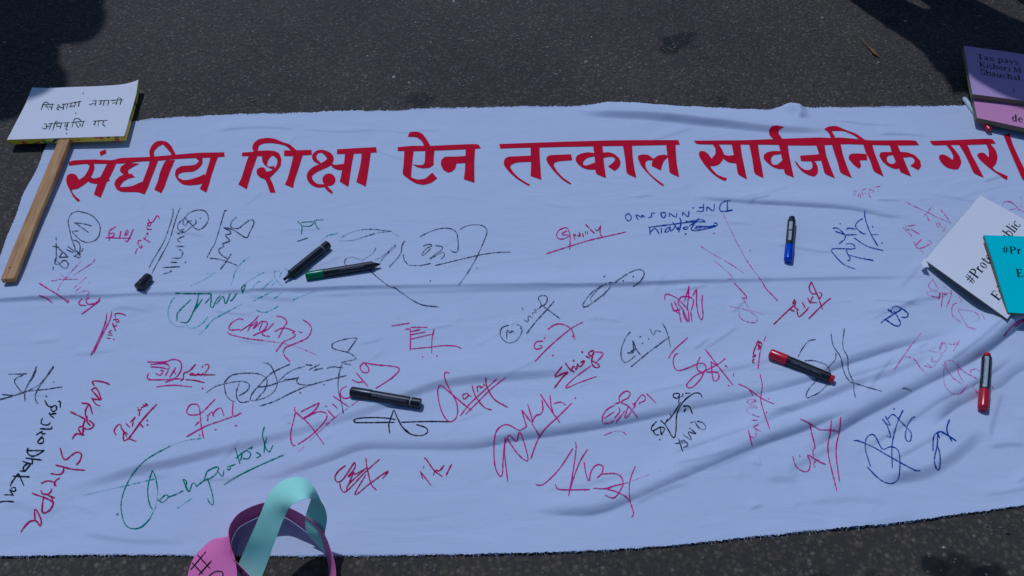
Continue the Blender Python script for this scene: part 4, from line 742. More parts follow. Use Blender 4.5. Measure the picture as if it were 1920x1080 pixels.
# mini serif alphabet: strokes (x,y,... width as share of cap height), y up
GLYPH = {
 '#': (.80, [(.20,0,.36,1,.08), (.44,0,.60,1,.08), (.06,.64,.74,.64,.07), (.04,.34,.72,.34,.07)]),
 'P': (.78, [(.20,0,.20,1,.17), (.04,.02,.38,.02,.05), (.04,.98,.45,.98,.05), (.45,.97,.64,.86,.66,.70,.58,.54,.42,.48,.22,.48,.09), (.62,.86,.66,.72,.62,.58,.15)]),
 'r': (.55, [(.18,0,.18,.64,.15), (.03,.02,.36,.02,.05), (.03,.63,.18,.63,.05), (.22,.48,.32,.62,.46,.62,.12)]),
 'o': (.62, [(.30,.66,.14,.54,.10,.33,.16,.12,.30,.01,.07), (.30,.66,.46,.54,.50,.33,.45,.12,.30,.01,.07), (.13,.48,.12,.2,.14), (.47,.48,.48,.2,.14)]),
 't': (.45, [(.20,.88,.20,.12,.32,.02,.42,.10,.12), (.03,.64,.40,.64,.06)]),
 'e': (.58, [(.12,.36,.48,.36,.46,.56,.30,.66,.15,.54,.09,.33,.16,.08,.34,.01,.50,.14,.07), (.11,.50,.11,.20,.14)]),
 'c': (.56, [(.48,.54,.36,.66,.18,.58,.10,.34,.18,.08,.34,.01,.50,.14,.07), (.12,.50,.12,.20,.14)]),
 'b': (.66, [(.16,0,.16,1,.14), (.02,.98,.16,.98,.05), (.18,.50,.34,.65,.52,.52,.54,.30,.46,.06,.30,.01,.18,.10,.09)]),
 'd': (.66, [(.46,0,.46,1,.14), (.32,.98,.46,.98,.05), (.46,.02,.60,.02,.05), (.44,.52,.28,.65,.12,.50,.10,.28,.16,.06,.30,.01,.44,.12,.09), (.13,.45,.13,.2,.13)]),
 'l': (.34, [(.17,0,.17,1,.14), (.03,.98,.17,.98,.05), (.03,.02,.31,.02,.05)]),
 'i': (.34, [(.17,0,.17,.64,.14), (.03,.63,.17,.63,.05), (.03,.02,.31,.02,.05), (.16,.84,.17,.92,.15)]),
 'h': (.66, [(.16,0,.16,1,.13), (.03,.98,.16,.98,.05), (.02,.02,.30,.02,.05), (.18,.50,.34,.65,.50,.56,.50,.10,.12), (.50,.3,.50,0,.13), (.38,.02,.62,.02,.05)]),
 'u': (.66, [(.15,.64,.15,.14,.30,.02,.46,.14,.12), (.50,.64,.50,0,.13), (.03,.63,.15,.63,.05), (.38,.63,.5,.63,.05), (.5,.02,.62,.02,.05)]),
 'a': (.56, [(.10,.52,.24,.66,.38,.56,.40,.10,.50,.03,.10), (.38,.38,.16,.30,.10,.14,.20,.02,.38,.14,.09)]),
 'x': (.60, [(.08,.64,.50,0,.13), (.50,.64,.08,0,.05), (.0,.63,.22,.63,.04), (.36,.63,.58,.63,.04), (0,.02,.2,.02,.04), (.36,.02,.6,.02,.04)]),
 'p': (.66, [(.16,-.3,.16,.64,.13), (.02,.63,.16,.63,.05), (.02,-.3,.32,-.3,.05), (.18,.50,.34,.65,.52,.50,.54,.30,.46,.06,.30,.01,.18,.10,.10)]),
 'y': (.60, [(.08,.64,.30,.05,.12), (.52,.64,.30,.05,.20,-.22,.06,-.26,.06), (0,.63,.2,.63,.04), (.4,.63,.6,.63,.04)]),
 's': (.46, [(.36,.56,.22,.66,.10,.56,.12,.42,.30,.30,.38,.16,.28,.02,.14,.02,.06,.12,.09)]),
 'T': (.72, [(.36,0,.36,.98,.15), (.04,.96,.68,.96,.06), (.05,.96,.05,.80,.05), (.67,.96,.67,.80,.05), (.22,.02,.50,.02,.05)]),
 'K': (.84, [(.20,0,.20,1,.15), (.05,.98,.35,.98,.05), (.05,.02,.35,.02,.05), (.70,.98,.24,.46,.05), (.32,.58,.72,.0,.14), (.56,.98,.8,.98,.05), (.58,.02,.84,.02,.05)]),
 'S': (.60, [(.48,.78,.44,.96,.26,1.0,.12,.88,.14,.68,.40,.46,.52,.28,.46,.08,.28,-.01,.10,.06,.07,.24,.10)]),
 'M': (1.0, [(.16,0,.16,1,.06), (.16,1,.48,.1,.14), (.48,.1,.80,1,.05), (.82,0,.82,1,.14), (.04,.98,.2,.98,.05), (.8,.98,.95,.98,.05), (.04,.02,.28,.02,.05), (.68,.02,.95,.02,.05)]),
 'E': (.74, [(.20,0,.20,1,.17), (.05,.97,.64,.97,.06), (.05,.03,.67,.03,.06), (.2,.52,.48,.52,.06), (.64,.97,.64,.78,.05), (.67,.03,.68,.24,.05), (.48,.62,.48,.42,.05)]),
 '1': (.5, [(.25,0,.25,1,.14), (.1,.85,.25,1,.06), (.1,.02,.4,.02,.05)]),
 ' ': (.32, []),
}
def printed(parent, s, o, adv, up, drape, bold=1.0):
    """printed line: o start of baseline, adv / up = picture vectors of one cap height along / upwards"""
    V, F = [], []; x0 = 0
    for ch in s:
        w, st = GLYPH[ch]
        for k in st:
            wd = k[-1]*bold; pts = [(k[i], k[i+1]) for i in range(0, len(k)-1, 2)]
            C = np.array(catmull(pts, 4)) if len(pts) > 2 else np.array(pts, float)
            T = np.gradient(C, axis=0); T /= np.maximum(np.hypot(T[:, 0], T[:, 1]), 1e-6)[:, None]
            Nn = np.c_[-T[:, 1], T[:, 0]]*wd*.5
            A = np.empty((2*len(C), 2)); A[0::2] = C+Nn; A[1::2] = C-Nn; A[:, 0] += x0
            Q = np.c_[o[0]+A[:, 0]*adv[0]+A[:, 1]*up[0], o[1]+A[:, 0]*adv[1]+A[:, 1]*up[1]]
            b0 = len(V); V += [tuple(q) for q in drape(Q)]
            F += [(b0+2*i, b0+2*i+1, b0+2*i+3, b0+2*i+2) for i in range(len(C)-1)]
        x0 += w
    return link('lettering', mesh('lettering', V, F), M['print'], parent)

# ---- white placard on a wooden stick, top left
c = at(140, 210); sign = empty('placard', (c.x, c.y, 0))
tag(sign, 'white placard with two lines of handwritten script, yellow patterned rim and long wooden stick', 'placard')
warp = lambda u, v_: .006*(max(0, 1-u*4)**2)*max(0, 1-v_*3)+.009*(max(0, u*5-4)**2)*max(0, 1-v_*4)+.0012*math.sin(u*7)*(1-v_)
bv = plate('placard', [(62,168),(262,156),(233,255),(13,262)], (.022,.022,.026,.026), .0125, M['paper'], M['yellow'], sign, warp, rim_name='rim', top_name='sheet')
strokes('lettering', 'print', 1.9, "470,400 612,390;485,398 460,460;485,398 492,375 515,366 540,378 556,396;518,400 534,408 530,424 512,426 504,414;530,424 548,454;592,393 575,460;545,420 584,424;695,396 775,385;640,408 655,398 672,408 655,424 635,438 648,455 668,450 664,464;655,424 714,430;722,395 705,460;762,388 745,450;783,383 918,360;803,382 794,415 783,424 790,433 802,424;794,415 842,412;850,372 838,428;893,365 880,422;1040,355 1092,352;998,398 1012,384 1026,395 1022,410;1026,395 1045,381 1072,390;1082,352 1068,412;1108,354 1236,346;1138,353 1130,394 1118,402 1110,393;1174,350 1160,412;1224,348 1210,410;1245,350 1392,340;1268,378 1256,374 1252,386 1264,388;1268,378 1314,374;1320,346 1305,402;1366,342 1350,402;1366,342 1350,318 1328,318 1320,344;545,614 600,608;492,620 510,608 528,622 512,638 532,652 515,669 485,668 474,655;512,638 568,641;580,612 552,678;602,610 706,601;616,611 592,688;616,611 625,588 648,586 662,604;642,608 634,640 646,650 656,640;634,640 680,642;692,604 675,672;715,604 786,598;746,620 728,628 730,645 750,640 746,620;765,600 752,656;752,656 735,668 748,682 768,674;800,598 962,582;824,595 808,655;824,595 835,560 870,549 900,564 916,590;864,592 850,608 872,622 860,638 888,656;888,608 908,618 894,634 916,642;940,588 922,650;1042,583 1212,573;1076,580 1066,622 1053,630 1045,620;1113,578 1100,642;1160,577 1168,596 1148,608 1160,622 1188,645;937,268;747,722;853,495", 0, 130, 6.0, sign, bvh_drape(bv), soft=False)
# stick
a, b = at(14.5, 523, .020), at(131.5, 230, .024)
d = (b-a); L = d.length; ax = d.normalized(); side = ax.cross(Vector((0, 0, 1))).normalized(); upv = side.cross(ax)
w0, th = .0125, .011
bm = bmesh.new(); bmesh.ops.create_cube(bm, size=1); bmesh.ops.scale(bm, vec=(w0*2, L, th), verts=bm.verts)
bmesh.ops.subdivide_edges(bm, edges=[e for e in bm.edges if abs((e.verts[0].co-e.verts[1].co).y) > L*.5], cuts=14, use_grid_fill=True)
for v_ in bm.verts: v_.co.x += .0012*math.sin(v_.co.y*9); v_.co.x *= 1+.03*math.sin(v_.co.y*31)
bmesh.ops.bevel(bm, geom=[e for e in bm.edges if len(e.link_faces) == 2 and e.calc_face_angle(0) > 1], offset=.0009, segments=2, affect='EDGES')
st = link('stick', bm_mesh('stick', bm), M['wood'], sign)
mw = Matrix((side.to_4d(), ax.to_4d(), upv.to_4d(), (0, 0, 0, 1))).transposed(); mw[3][0] = mw[3][1] = mw[3][2] = 0
mw.col[3] = ((a+b)/2-upv*th/2).to_4d()
for cc in range(3):
    for rr in range(3): pass
st.matrix_parent_inverse = Matrix.Identity(4); st.parent = sign
st.matrix_basis = Matrix.Translation(-sign.location) @ mw
for (px, py) in ((98.5, 312), (70.5, 378.5), (17.5, 502)):
    q = at(px, py, .0205); bm = bmesh.new(); bmesh.ops.create_uvsphere(bm, u_segments=10, v_segments=6, radius=.0016)
    bmesh.ops.scale(bm, vec=(1, 1, .45), verts=bm.verts); bmesh.ops.translate(bm, vec=q, verts=bm.verts)
    nail = link('nail', bm_mesh('nail', bm), M['label'] if py < 330 else M['nib'], sign)

# ---- purple board, pink board, white card, cyan card on the right
c = at(1890, 225); pk = empty('placard', (c.x, c.y, 0))
tag(pk, 'pink board with bold black print lying under the purple board', 'placard')
bv = plate('p', [(1823,176),(2080,214),(2105,281),(1832,221)], (.029,.029,.027,.027), .011, M['pink'], M['card_edge'], pk, lambda u, v_: .0008*math.sin(u*5))
printed(pk, 'de', (1897,226.5), (17.5,2.6), (-.5,-13), bvh_drape(bv), 1.25)
c = at(1890, 140); pu = empty('placard', (c.x, c.y, 0))
tag(pu, 'purple board with three lines of black print, top of the stack at the right edge', 'placard')
bv = plate('p', [(1807,86),(2070,124),(2102,213),(1823,177)], (.046,.046,.042,.042), .0115, M['purple'], M['card_edge'], pu, lambda u, v_: .001*math.sin(u*6+v_))
dr = bvh_drape(bv)
printed(pu, 'Tax pays', (1832,110.5), (17.6,2.4), (-1.2,-10.2), dr, .95)
printed(pu, 'Kishori M', (1836,125.2), (15.6,2.3), (-1.2,-10.2), dr, .95)
printed(pu, 'Shauchal', (1838.5,139.5), (16.4,2.5), (-1.2,-10.2), dr, .95)
printed(pu, '1', (1899,173), (9,1.2), (-.5,-7), dr, .9)
c = at(1840, 480); wc = empty('card', (c.x, c.y, 0))
tag(wc, 'white card with tilted black print, lying on the banner under the cyan card', 'card')
wwarp = lambda u, v_: .004*max(0, v_*1.6-.6)+.005*(max(0, 1-3*u)*max(0, v_-.6))
bv = plate('p', [(1734,487),(1838,366),(2000,455),(1886,602)], (.017,.014,.020,.027), .0022, M['paper'], M['card_edge'], wc, lambda u, v_: .004*math.sin(u*3.1)*v_+.006*max(0, .25-u)*v_*4)
dr = bvh_drape(bv)
printed(wc, '#Protect Public', (1823,534), (10.9,-13.4), (-16.5,-12), dr, 1.05)
printed(wc, 'Ed', (1872,565), (11.4,-13.8), (-16,-12), dr, 1.05)
strokes('staple', 'K', 4.2, "1200,290 1235,255", 1536, 370, 5.0, wc, bvh_drape(bv, .0012))
bmf = mesh('folded_corner', [at(1734,483,.019), at(1726,492,.017), at(1731,501,.017), at(1742,501,.019)], [(0, 1, 2, 3)]); link('folded_corner', bmf, M['paper'], wc)
c = at(1900, 500); cy = empty('card', (c.x, c.y, 0))
tag(cy, 'bright cyan card with bold black print on top of the white card', 'card')
bv = plate('p', [(1845,441),(2040,447),(2075,596),(1891,585)], (.036,.036,.037,.037), .006, M['cyan'], M['card_edge'], cy, lambda u, v_: .0015*math.sin(v_*5))
dr = bvh_drape(bv)
printed(cy, '#Pr', (1879,474.5), (17.5,.6), (-1.5,-13), dr, 1.1)
printed(cy, 'Ed', (1906,519), (18.5,.7), (-2.5,-15), dr, 1.15)

# ---------------------------------------------------------------- marker pens
def lathe(prof, seg=24):
    bm = bmesh.new(); rings = []
    for x, r in prof:
        rings.append([bm.verts.new((x, r*math.cos(t*2*math.pi/seg), r*math.sin(t*2*math.pi/seg))) for t in range(seg)])
    for a_, b_ in zip(rings, rings[1:]):
        for i in range(seg): bm.faces.new((a_[i], a_[(i+1) % seg], b_[(i+1) % seg], b_[i]))
    bm.faces.new(rings[0][::-1]); bm.faces.new(rings[-1])
    bmesh.ops.recalc_face_normals(bm, faces=bm.faces)
    return bm
def lay(o, p, q, roll=0):
    """x axis of the thing runs from p to q"""
    d = (q-p); x = d.normalized(); y = Vector((0, 0, 1)).cross(x).normalized(); z = x.cross(y)
    m = Matrix.Identity(3); m.col[0], m.col[1], m.col[2] = x, y, z
    o.matrix_world = Matrix.Translation(p) @ m.to_4x4() @ Matrix.Rotation(roll, 4, 'X')
def sub(name, bm, m, root, smooth=True):
    me = bm_mesh(name, bm); o = bpy.data.objects.new(name, me); COL.objects.link(o); me.materials.append(m); o.parent = root
    if smooth:
        for p in me.polygons: p.use_smooth = len(p.vertices) < 8
        try: me.set_sharp_from_angle(angle=math.radians(40))
        except Exception: pass
    return o
def patch(L0, L1, R, a0, a1, n=8, nl=6):
    bm = bmesh.new(); g_ = [[bm.verts.new((L0+(L1-L0)*j/nl, R*math.cos(a0+(a1-a0)*i/n), R*math.sin(a0+(a1-a0)*i/n))) for i in range(n+1)] for j in range(nl+1)]
    for j in range(nl):
        for i in range(n): bm.faces.new((g_[j][i], g_[j][i+1], g_[j+1][i+1], g_[j+1][i]))
    return bm
def script_marks(L0, L1, R, a, h, n, seed):
    """tiny illegible print along the barrel"""
    rr = random.Random(seed); bm = bmesh.new(); x = L0
    while x < L1:
        w = rr.uniform(.0006, .0018)
        a0 = a+rr.uniform(-.3, .1)*h/R; a1 = a0+rr.uniform(.5, 1)*h/R
        vs_ = [bm.verts.new((xx, R*math.cos(t), R*math.sin(t))) for xx, t in ((x, a0), (x+w*.5, a0), (x+w*.5, a1), (x, a1))]
        bm.faces.new(vs_); x += w
    return bm
UP = math.pi/2
def pen(label, p, q, r, parts, group='marker pens dropped on the banner', name='marker_pen', roll=0, zoff=0, cat='marker pen'):
    root = empty(name); tag(root, label, cat, group)
    lay(root, p, q, roll); L = (q-p).length
    for nm, kind, x0, x1, m in parts:
        if kind == 'tube': bm = lathe([(x0*L, r*.90), (x0*L+.0006, r), (x1*L-.0006, r), (x1*L, r*.9)])
        elif kind == 'cap': bm = lathe([(x0*L, r*.70), (x0*L+.0010, r*.93), (x0*L+.003, r*1.03), (x1*L-.0004, r*1.07), (x1*L, r*.96)])
        elif kind == 'capr': bm = lathe([(x0*L, r*.96), (x0*L+.0004, r*1.07), (x1*L-.003, r*1.03), (x1*L-.0010, r*.93), (x1*L, r*.70)])
        elif kind == 'plug': bm = lathe([(x0*L, r*.75), (x1*L-.001, r*.75), (x1*L, r*.62)])
        elif kind == 'neck': bm = lathe([(x0*L, r*.9), (x0*L+(x1-x0)*L*.25, r*.62), (x1*L, r*.40)])
        elif kind == 'tip': bm = lathe([(x0*L, r*.36), (x0*L+(x1-x0)*L*.5, r*.30), (x1*L, r*.12)])
        elif kind == 'label': bm = patch(x0*L, x1*L, r*1.012, UP-1.25, UP-.45)
        elif kind == 'label2': bm = patch(x0*L, x1*L, r*1.012, UP-.7, UP+.15)
        elif kind == 'marks': bm = script_marks(x0*L, x1*L, r*1.015, UP+.45, r*.5, 0, int(x0*1000))
        elif kind == 'markl': bm = script_marks(x0*L, x1*L, r*1.025, UP-.7, r*.4, 0, int(x0*1000)+5)
        elif kind == 'clip':
            bm = bmesh.new(); bmesh.ops.create_cube(bm, size=1)
            bmesh.ops.scale(bm, vec=((x1-x0)*L, .0022, .0016), verts=bm.verts); bmesh.ops.translate(bm, vec=((x0+x1)*L/2, 0, r*1.30), verts=bm.verts)
            bm2 = None
            bmesh.ops.bevel(bm, geom=bm.edges[:], offset=.0004, segments=2, affect='EDGES')
            ret = bmesh.ops.create_cube(bm, size=1)
            bmesh.ops.scale(bm, vec=(.004, .0022, r*.36), verts=ret['verts']); bmesh.ops.translate(bm, vec=((x0 if x0 < .5 else x1)*L+(.002 if x0 < .5 else -.002), 0, r*1.12), verts=ret['verts'])
        sub(nm, bm, m, root)
    return root
def cpt(px, py, r):
    """point with clearance r over the cloth"""
    X, Y = on_cloth([(px, py)]); z = float(relief(X, Y)[0])+r+.0005
    return at(px, py, z)
R_ = .0078
k = M
pen('black marker with silver label and bare nib pointing down left beside the green marker', cpt(533,524,R_*.95), cpt(615,458,R_), R_*1.08,
    [('nib','tip',0,.06,k['nib']),('neck','neck',.16,.05,k['black']),('barrel','tube',.14,.86,k['black']),('label_strip','label',.16,.86,k['label']),('print','markl',.2,.8,k['nib']),('ring','tube',.835,.865,k['label']),('end_cap','tube',.865,1,k['black'])])
pen('green ended uncapped marker with black barrel, nib pointing right', cpt(573,518,R_), cpt(713,495,R_), R_*1.05,
    [('end_cap','cap',0,.24,k['green_pl']),('barrel','tube',.24,.90,k['black']),('print','marks',.45,.78,k['grey_pr']),('neck','neck',.90,.96,k['black']),('nib','tip',.95,1,k['nib'])])
pen('black capped marker with white ring near its right end', cpt(657,734,R_), cpt(789,757,R_), R_*1.12,
    [('cap','cap',0,.30,k['black']),('barrel','tube',.30,.845,k['black']),('print','marks',.32,.80,k['grey_pr']),('ring','plug',.845,.865,k['white_pl']),('end_cap','tube',.865,1,k['black'])])
pen('blue capped marker with black barrel and silver label lying upright below the headline', cpt(1477.5,489,R_), cpt(1485,408,R_), R_*1.02,
    [('cap','cap',0,.33,k['blue_pl']),('barrel','tube',.33,.93,k['black']),('label_strip','label2',.40,.62,k['label']),('label_strip','label2',.65,.84,k['label']),('print','markl',.4,.6,k['nib']),('end_plug','plug',.93,1,k['black'])])
pen('red capped marker with plain black barrel pointing down right', cpt(1443,662,R_), cpt(1564,712,R_), R_*1.12,
    [('cap','cap',0,.28,k['red_pl']),('barrel','tube',.28,.93,k['black']),('print','marks',.35,.8,k['grey_pr']),('end_plug','plug',.93,1,k['red_pl'])])
pen('red capped marker with silver label strip, standing lengthwise by the right fold', cpt(1843,767,R_), cpt(1851,664,R_), R_*1.05,
    [('cap','cap',0,.32,k['red_pl']),('barrel','tube',.32,.93,k['black']),('label_strip','label2',.34,.90,k['label']),('print','markl',.4,.85,k['nib']),('end_plug','plug',.93,1,k['red_pl'])])
pen('white barrelled marker with red cap half hidden under the pink board', at(1856,245,.0110), at(1807,184,.0080), R_*.72,
    [('cap','cap',0,.26,k['red_pl']),('barrel','tube',.26,.96,k['white_pl']),('print','marks',.7,.9,k['green_pl']),('end_plug','plug',.96,1,k['white_pl'])])
# the loose cap
pen('loose black marker cap with clip lying alone left of the green marker', cpt(259,540,R_), cpt(280,518,R_), R_*1.12,
    [('shell','capr',.05,1,k['black']),('clip','clip',.04,.5,k['black'])], group=None, name='pen_cap', cat='pen cap', roll=1.5)

# ---------------------------------------------------------------- paper craft loops at the lower edge
def strip(name, secs, m, parent, nsub=7, across=5, bow=0):
    """secs: [(px,py,z) edge A, (px,py,z) edge B] along the strip"""
    A = catmull([tuple(at(*s[0])) for s in secs], nsub); B = catmull([tuple(at(*s[1])) for s in secs], nsub)
    V = []
    for a_, b_ in zip(A, B):
        for i in range(across+1): V.append(tuple(a_*(1-i/across)+b_*(i/across)))
    n = len(A); F = [(j*(across+1)+i, j*(across+1)+i+1, (j+1)*(across+1)+i+1, (j+1)*(across+1)+i) for j in range(n-1) for i in range(across)]
    o = link(name, mesh(name, V, F), m, parent, smooth=True)
    md = o.modifiers.new('thickness', 'SOLIDIFY'); md.thickness = .0005; md.offset = 0
    es = o.modifiers.new('rim', 'EDGE_SPLIT'); es.split_angle = math.radians(50)
    return BVHTree.FromPolygons(V, F)
c = at(500, 1060); loops = empty('paper_loops', (c.x, c.y, 0))
tag(loops, 'paper craft of looped pink and mint green strips standing at the lower hem', 'paper craft')
z0 = .0045
# pink ring wall: edge A = foot on the ground, edge B = upper rim
bvp = strip('pink_band', [
  [(475,1135,.004),(500,1112,.052)],
  [(456,1108,.004),(470,1081,.054)],
  [(443,1082,.004),(449,1059,.055)],
  [(436,1055,z0),(434,1043,.055)],
  [(433,1034,z0),(430,1024,.055)],
  [(434,1014,z0),(428,1003,.055)],
  [(447,990,z0),(432,983,.056)],
  [(474,974,z0),(450,961,.056)],
  [(505,964,z0),(485,945,.056)],
  [(535,970,z0),(517,941,.056)],
  [(556,983,z0),(545,953,.054)],
  [(577,999,z0),(571,967,.052)],
  [(600,1022,z0),(600,990,.050)],
  [(614,1050,z0),(618,1024,.048)],
  [(617,1082,z0),(629,1066,.046)],
  [(612,1120,.004),(628,1110,.046)]], M['rose'], loops)
strokes('lettering', 'K', 1.8, '575,978 645,1012;610,995 600,1050;655,1010 645,1060;655,1010 685,1035 655,1038 675,1078;705,1050 695,1085;720,1062 735,1080', 320, 864, 5.0, loops, bvh_drape(bvp, .0012))
# pink tail leaning outwards on the left, with the hash sign
bvt = strip('pink_tail', [
  [(350,1112,.012),(446,1110,.048)],
  [(353,1075,.012),(444,1070,.050)],
  [(364,1045,.013),(440,1046,.052)],
  [(381,1026,.014),(434,1030,.054)],
  [(400,1011,.016),(430,1012,.055)],
  [(427,1007,.030),(429,1003,.056)]], M['rose'], loops)
strokes('lettering', 'K', 2.1, "250,880 370,1010;200,955 300,1060;330,850 185,1022;383,935 260,1070;355,1082 400,1045 450,1032 485,1045 490,1075 470,1110", 320, 864, 5.0, loops, bvh_drape(bvt, .0016))
# mint band arching over the ring
bvm = strip('mint_band', [
  [(416,1130,.008),(470,1130,.010)],
  [(446,1060,.040),(497,1066,.042)],
  [(468,1010,.075),(517,1011,.075)],
  [(489,962,.100),(534,968,.098)],
  [(503,929,.112),(545,949,.116)],
  [(523,906,.118),(556,941,.124)],
  [(548,895,.120),(567,937,.127)],
  [(570,897,.118),(575,935,.125)],
  [(587,911,.112),(581,935,.118)],
  [(596,927,.102),(583,936.5,.107)],
  [(601,938,.092),(582,939.5,.096)],
  [(610,955,.074),(577,954,.066)],
  [(613,975,.058),(573,971,.048)],
  [(609,1000,.040),(575,996,.028)],
  [(609,1020,.022),(590,1016,.014)],
  [(610,1036,.008),(609,1036,.005)]], M['mint'], loops)

# ---------------------------------------------------------------- litter on the road
def twig():
    pts = catmull([tuple(at(x, y, z)) for x, y, z in ((1612,71,.004),(1622,80,.006),(1632,90,.007),(1640,99,.006),(1649,107,.003))], 5)
    V, F = [], []; n = len(pts); sg = 7
    for i, p in enumerate(pts):
        t = i/(n-1); r = .0009+.0040*math.exp(-((t-.72)/.2)**2)
        for k_ in range(sg):
            a_ = k_*2*math.pi/sg; V.append((p[0]+r*math.cos(a_)*.9, p[1]+r*.5*math.cos(a_), p[2]+.6*r*math.sin(a_)))
    for i in range(n-1):
        for k_ in range(sg): F.append((i*sg+k_, i*sg+(k_+1) % sg, (i+1)*sg+(k_+1) % sg, (i+1)*sg+k_))
    return mesh('leaf', V, F)
tag(link('dry_leaf', twig(), M['leaf'], None, smooth=True), 'curled dry brown leaf on the bare asphalt above the banner', 'leaf')

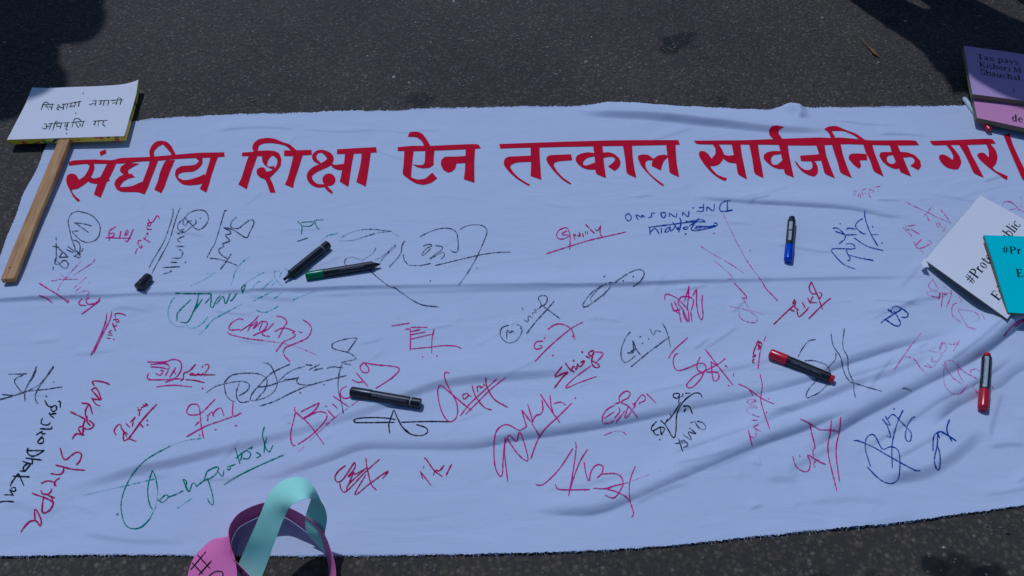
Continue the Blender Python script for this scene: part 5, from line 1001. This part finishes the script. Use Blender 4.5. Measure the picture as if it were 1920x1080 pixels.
# ---------------------------------------------------------------- bystanders beyond the far edge (their shadows reach the banner)
SK = mat('skin', (.30, .15, .09), .55, .4)
def person(loc, rz, label, shirt, trouser, hair, h=1.66, arm=0.0, wide=1.0, fy=.05):
    root = empty('person', (0, 0, 0)); tag(root, label, 'person')
    k_ = h/1.70
    def skin(name, chain, edges, m, sub_=2):
        me = bpy.data.meshes.new(name); me.from_pydata([c_[0] for c_ in chain], edges, [])
        o = bpy.data.objects.new(name, me); COL.objects.link(o); o.parent = root; me.materials.append(m)
        md = o.modifiers.new('skin', 'SKIN'); md.use_smooth_shade = True
        for i, c_ in enumerate(chain):
            me.skin_vertices[0].data[i].radius = c_[1]; me.skin_vertices[0].data[i].use_root = (i == 0)
        sb = o.modifiers.new('sub', 'SUBSURF'); sb.levels = sb.render_levels = sub_
        return o
    W_ = wide
    body = [((0, 0, .95), (.155*W_, .11)), ((0, 0, 1.10), (.135*W_, .10)), ((0, 0, 1.28), (.155*W_, .11)), ((0, 0, 1.42), (.12, .085)), ((0, .0, 1.50), (.05, .05)), ((0, -.01, 1.57), (.062, .072)), ((0, -.01, 1.66), (.070, .085)),
            ((.17*W_, 0, 1.40), (.055, .055)), ((.23+arm*.5, -.02, 1.16), (.044, .044)), ((.25+arm, -.02+fy, .93), (.034, .034)), ((.25+arm, -.03+fy, .85), (.03, .018)),
            ((-.17*W_, 0, 1.40), (.055, .055)), ((-.23-arm*.5, -.02, 1.16), (.044, .044)), ((-.25-arm, -.02+fy, .93), (.034, .034)), ((-.25-arm, -.03+fy, .85), (.03, .018)),
            ((.09, 0, .86), (.092, .092)), ((.10, -.01, .48), (.062, .062)), ((.10, .02, .09), (.042, .042)), ((.11, -.13, .035), (.042, .026)),
            ((-.09, 0, .86), (.092, .092)), ((-.10, -.01, .48), (.062, .062)), ((-.10, .02, .09), (.042, .042)), ((-.11, -.13, .035), (.042, .026))]
    E = [(0,1),(1,2),(2,3),(3,4),(4,5),(5,6),(3,7),(7,8),(8,9),(9,10),(3,11),(11,12),(12,13),(13,14),(0,15),(15,16),(16,17),(17,18),(0,19),(19,20),(20,21),(21,22)]
    skin('body', body, E, SK)
    sh = [((0, 0, .86), (.175*W_, .13))]+[(c_[0], (c_[1][0]+.018, c_[1][1]+.018)) for c_ in body[1:4]]+[((0, 0, 1.47), (.07, .065))]+[((.17*W_, 0, 1.40), (.072, .072)), ((.22+arm*.4, -.01, 1.20), (.056, .056)), ((-.17*W_, 0, 1.40), (.072, .072)), ((-.22-arm*.4, -.01, 1.20), (.056, .056))]
    skin('shirt', sh, [(0,1),(1,2),(2,3),(3,4),(3,5),(5,6),(3,7),(7,8)], shirt)
    tr = [((0, 0, .96), (.165*W_, .12)), ((.09, 0, .84), (.106, .106)), ((.10, -.01, .48), (.080, .080)), ((.10, .01, .11), (.066, .066)), ((-.09, 0, .84), (.106, .106)), ((-.10, -.01, .48), (.080, .080)), ((-.10, .01, .11), (.066, .066))]
    skin('trousers', tr, [(0,1),(1,2),(2,3),(0,4),(4,5),(5,6)], trouser)
    skin('hair', [((0, .03, 1.60), (.075, .06)), ((0, .02, 1.70), (.085, .085)), ((0, 0, 1.73), (.07, .075))], [(0,1),(1,2)], hair, 2)
    for s_ in (-1, 1):
        skin('shoe', [((s_*.10, .05, .045), (.045, .045)), ((s_*.105, -.06, .04), (.048, .038)), ((s_*.115, -.17, .03), (.04, .028))], [(0,1),(1,2)], M['black'], 2)
        for i in range(5):
            hx = s_*(.25+arm)+(i-2)*.016
            skin('finger', [((hx, -.035+fy, .85), (.010, .010)), ((hx*1.01, -.05+fy, .81-.004*abs(i-2)), (.009, .009)), ((hx, -.050+fy, .775+.008*abs(i-2)), (.007, .007))], [(0,1),(1,2)], SK, 1)
        bm = bmesh.new(); bmesh.ops.create_uvsphere(bm, u_segments=12, v_segments=8, radius=.011); bmesh.ops.translate(bm, vec=(s_*.03, -.088, 1.645), verts=bm.verts)
        sub('eye', bm, M['paper'], root)
        bm = bmesh.new(); bmesh.ops.create_uvsphere(bm, u_segments=10, v_segments=8, radius=.02); bmesh.ops.scale(bm, vec=(.4, .8, 1.4), verts=bm.verts); bmesh.ops.translate(bm, vec=(s_*.078, .0, 1.64), verts=bm.verts)
        sub('ear', bm, SK, root)
    bm = bmesh.new(); bmesh.ops.create_cone(bm, cap_ends=True, segments=8, radius1=.017, radius2=.006, depth=.045); bmesh.ops.translate(bm, vec=(0, -.10, 1.622), verts=bm.verts)
    sub('nose', bm, SK, root)
    bm = bmesh.new(); bmesh.ops.create_uvsphere(bm, u_segments=10, v_segments=6, radius=.022); bmesh.ops.scale(bm, vec=(1, .3, .3), verts=bm.verts); bmesh.ops.translate(bm, vec=(0, -.092, 1.585), verts=bm.verts)
    sub('mouth', bm, mat('lips', (.28, .07, .06), .5), root)
    root.location = loc; root.rotation_euler = (0, 0, rz); root.scale = (k_, k_, k_)
    return root
hairm = mat('black_hair', (.01, .009, .009), .5)
person((-1.72, 2.45, 0), .2, 'person in a blue shirt standing beyond the upper left corner', mat('blue_shirt', (.08, .14, .30), .8), mat('grey_trousers', (.10, .10, .11), .85), hairm, 1.68, .03, 1.35)
person((-1.70, 2.80, 0), -.1, 'person in a green shirt standing behind the blue shirt', mat('green_shirt', (.06, .20, .10), .8), mat('brown_trousers', (.09, .06, .04), .85), hairm, 1.70, .03, 1.1)
person((.97, 2.40, 0), 0, 'person in a maroon shirt standing beyond the upper right corner', mat('maroon_shirt', (.25, .03, .05), .8), mat('black_trousers', (.03, .03, .035), .85), hairm, 1.62, -.05, 1.15, .12)
person((1.40, 2.46, 0), .1, 'person in a white shirt standing to the right of the maroon shirt', mat('white_shirt', (.6, .6, .6), .8), mat('blue_trousers', (.05, .07, .14), .85), hairm, 1.70, .05, 1.15)
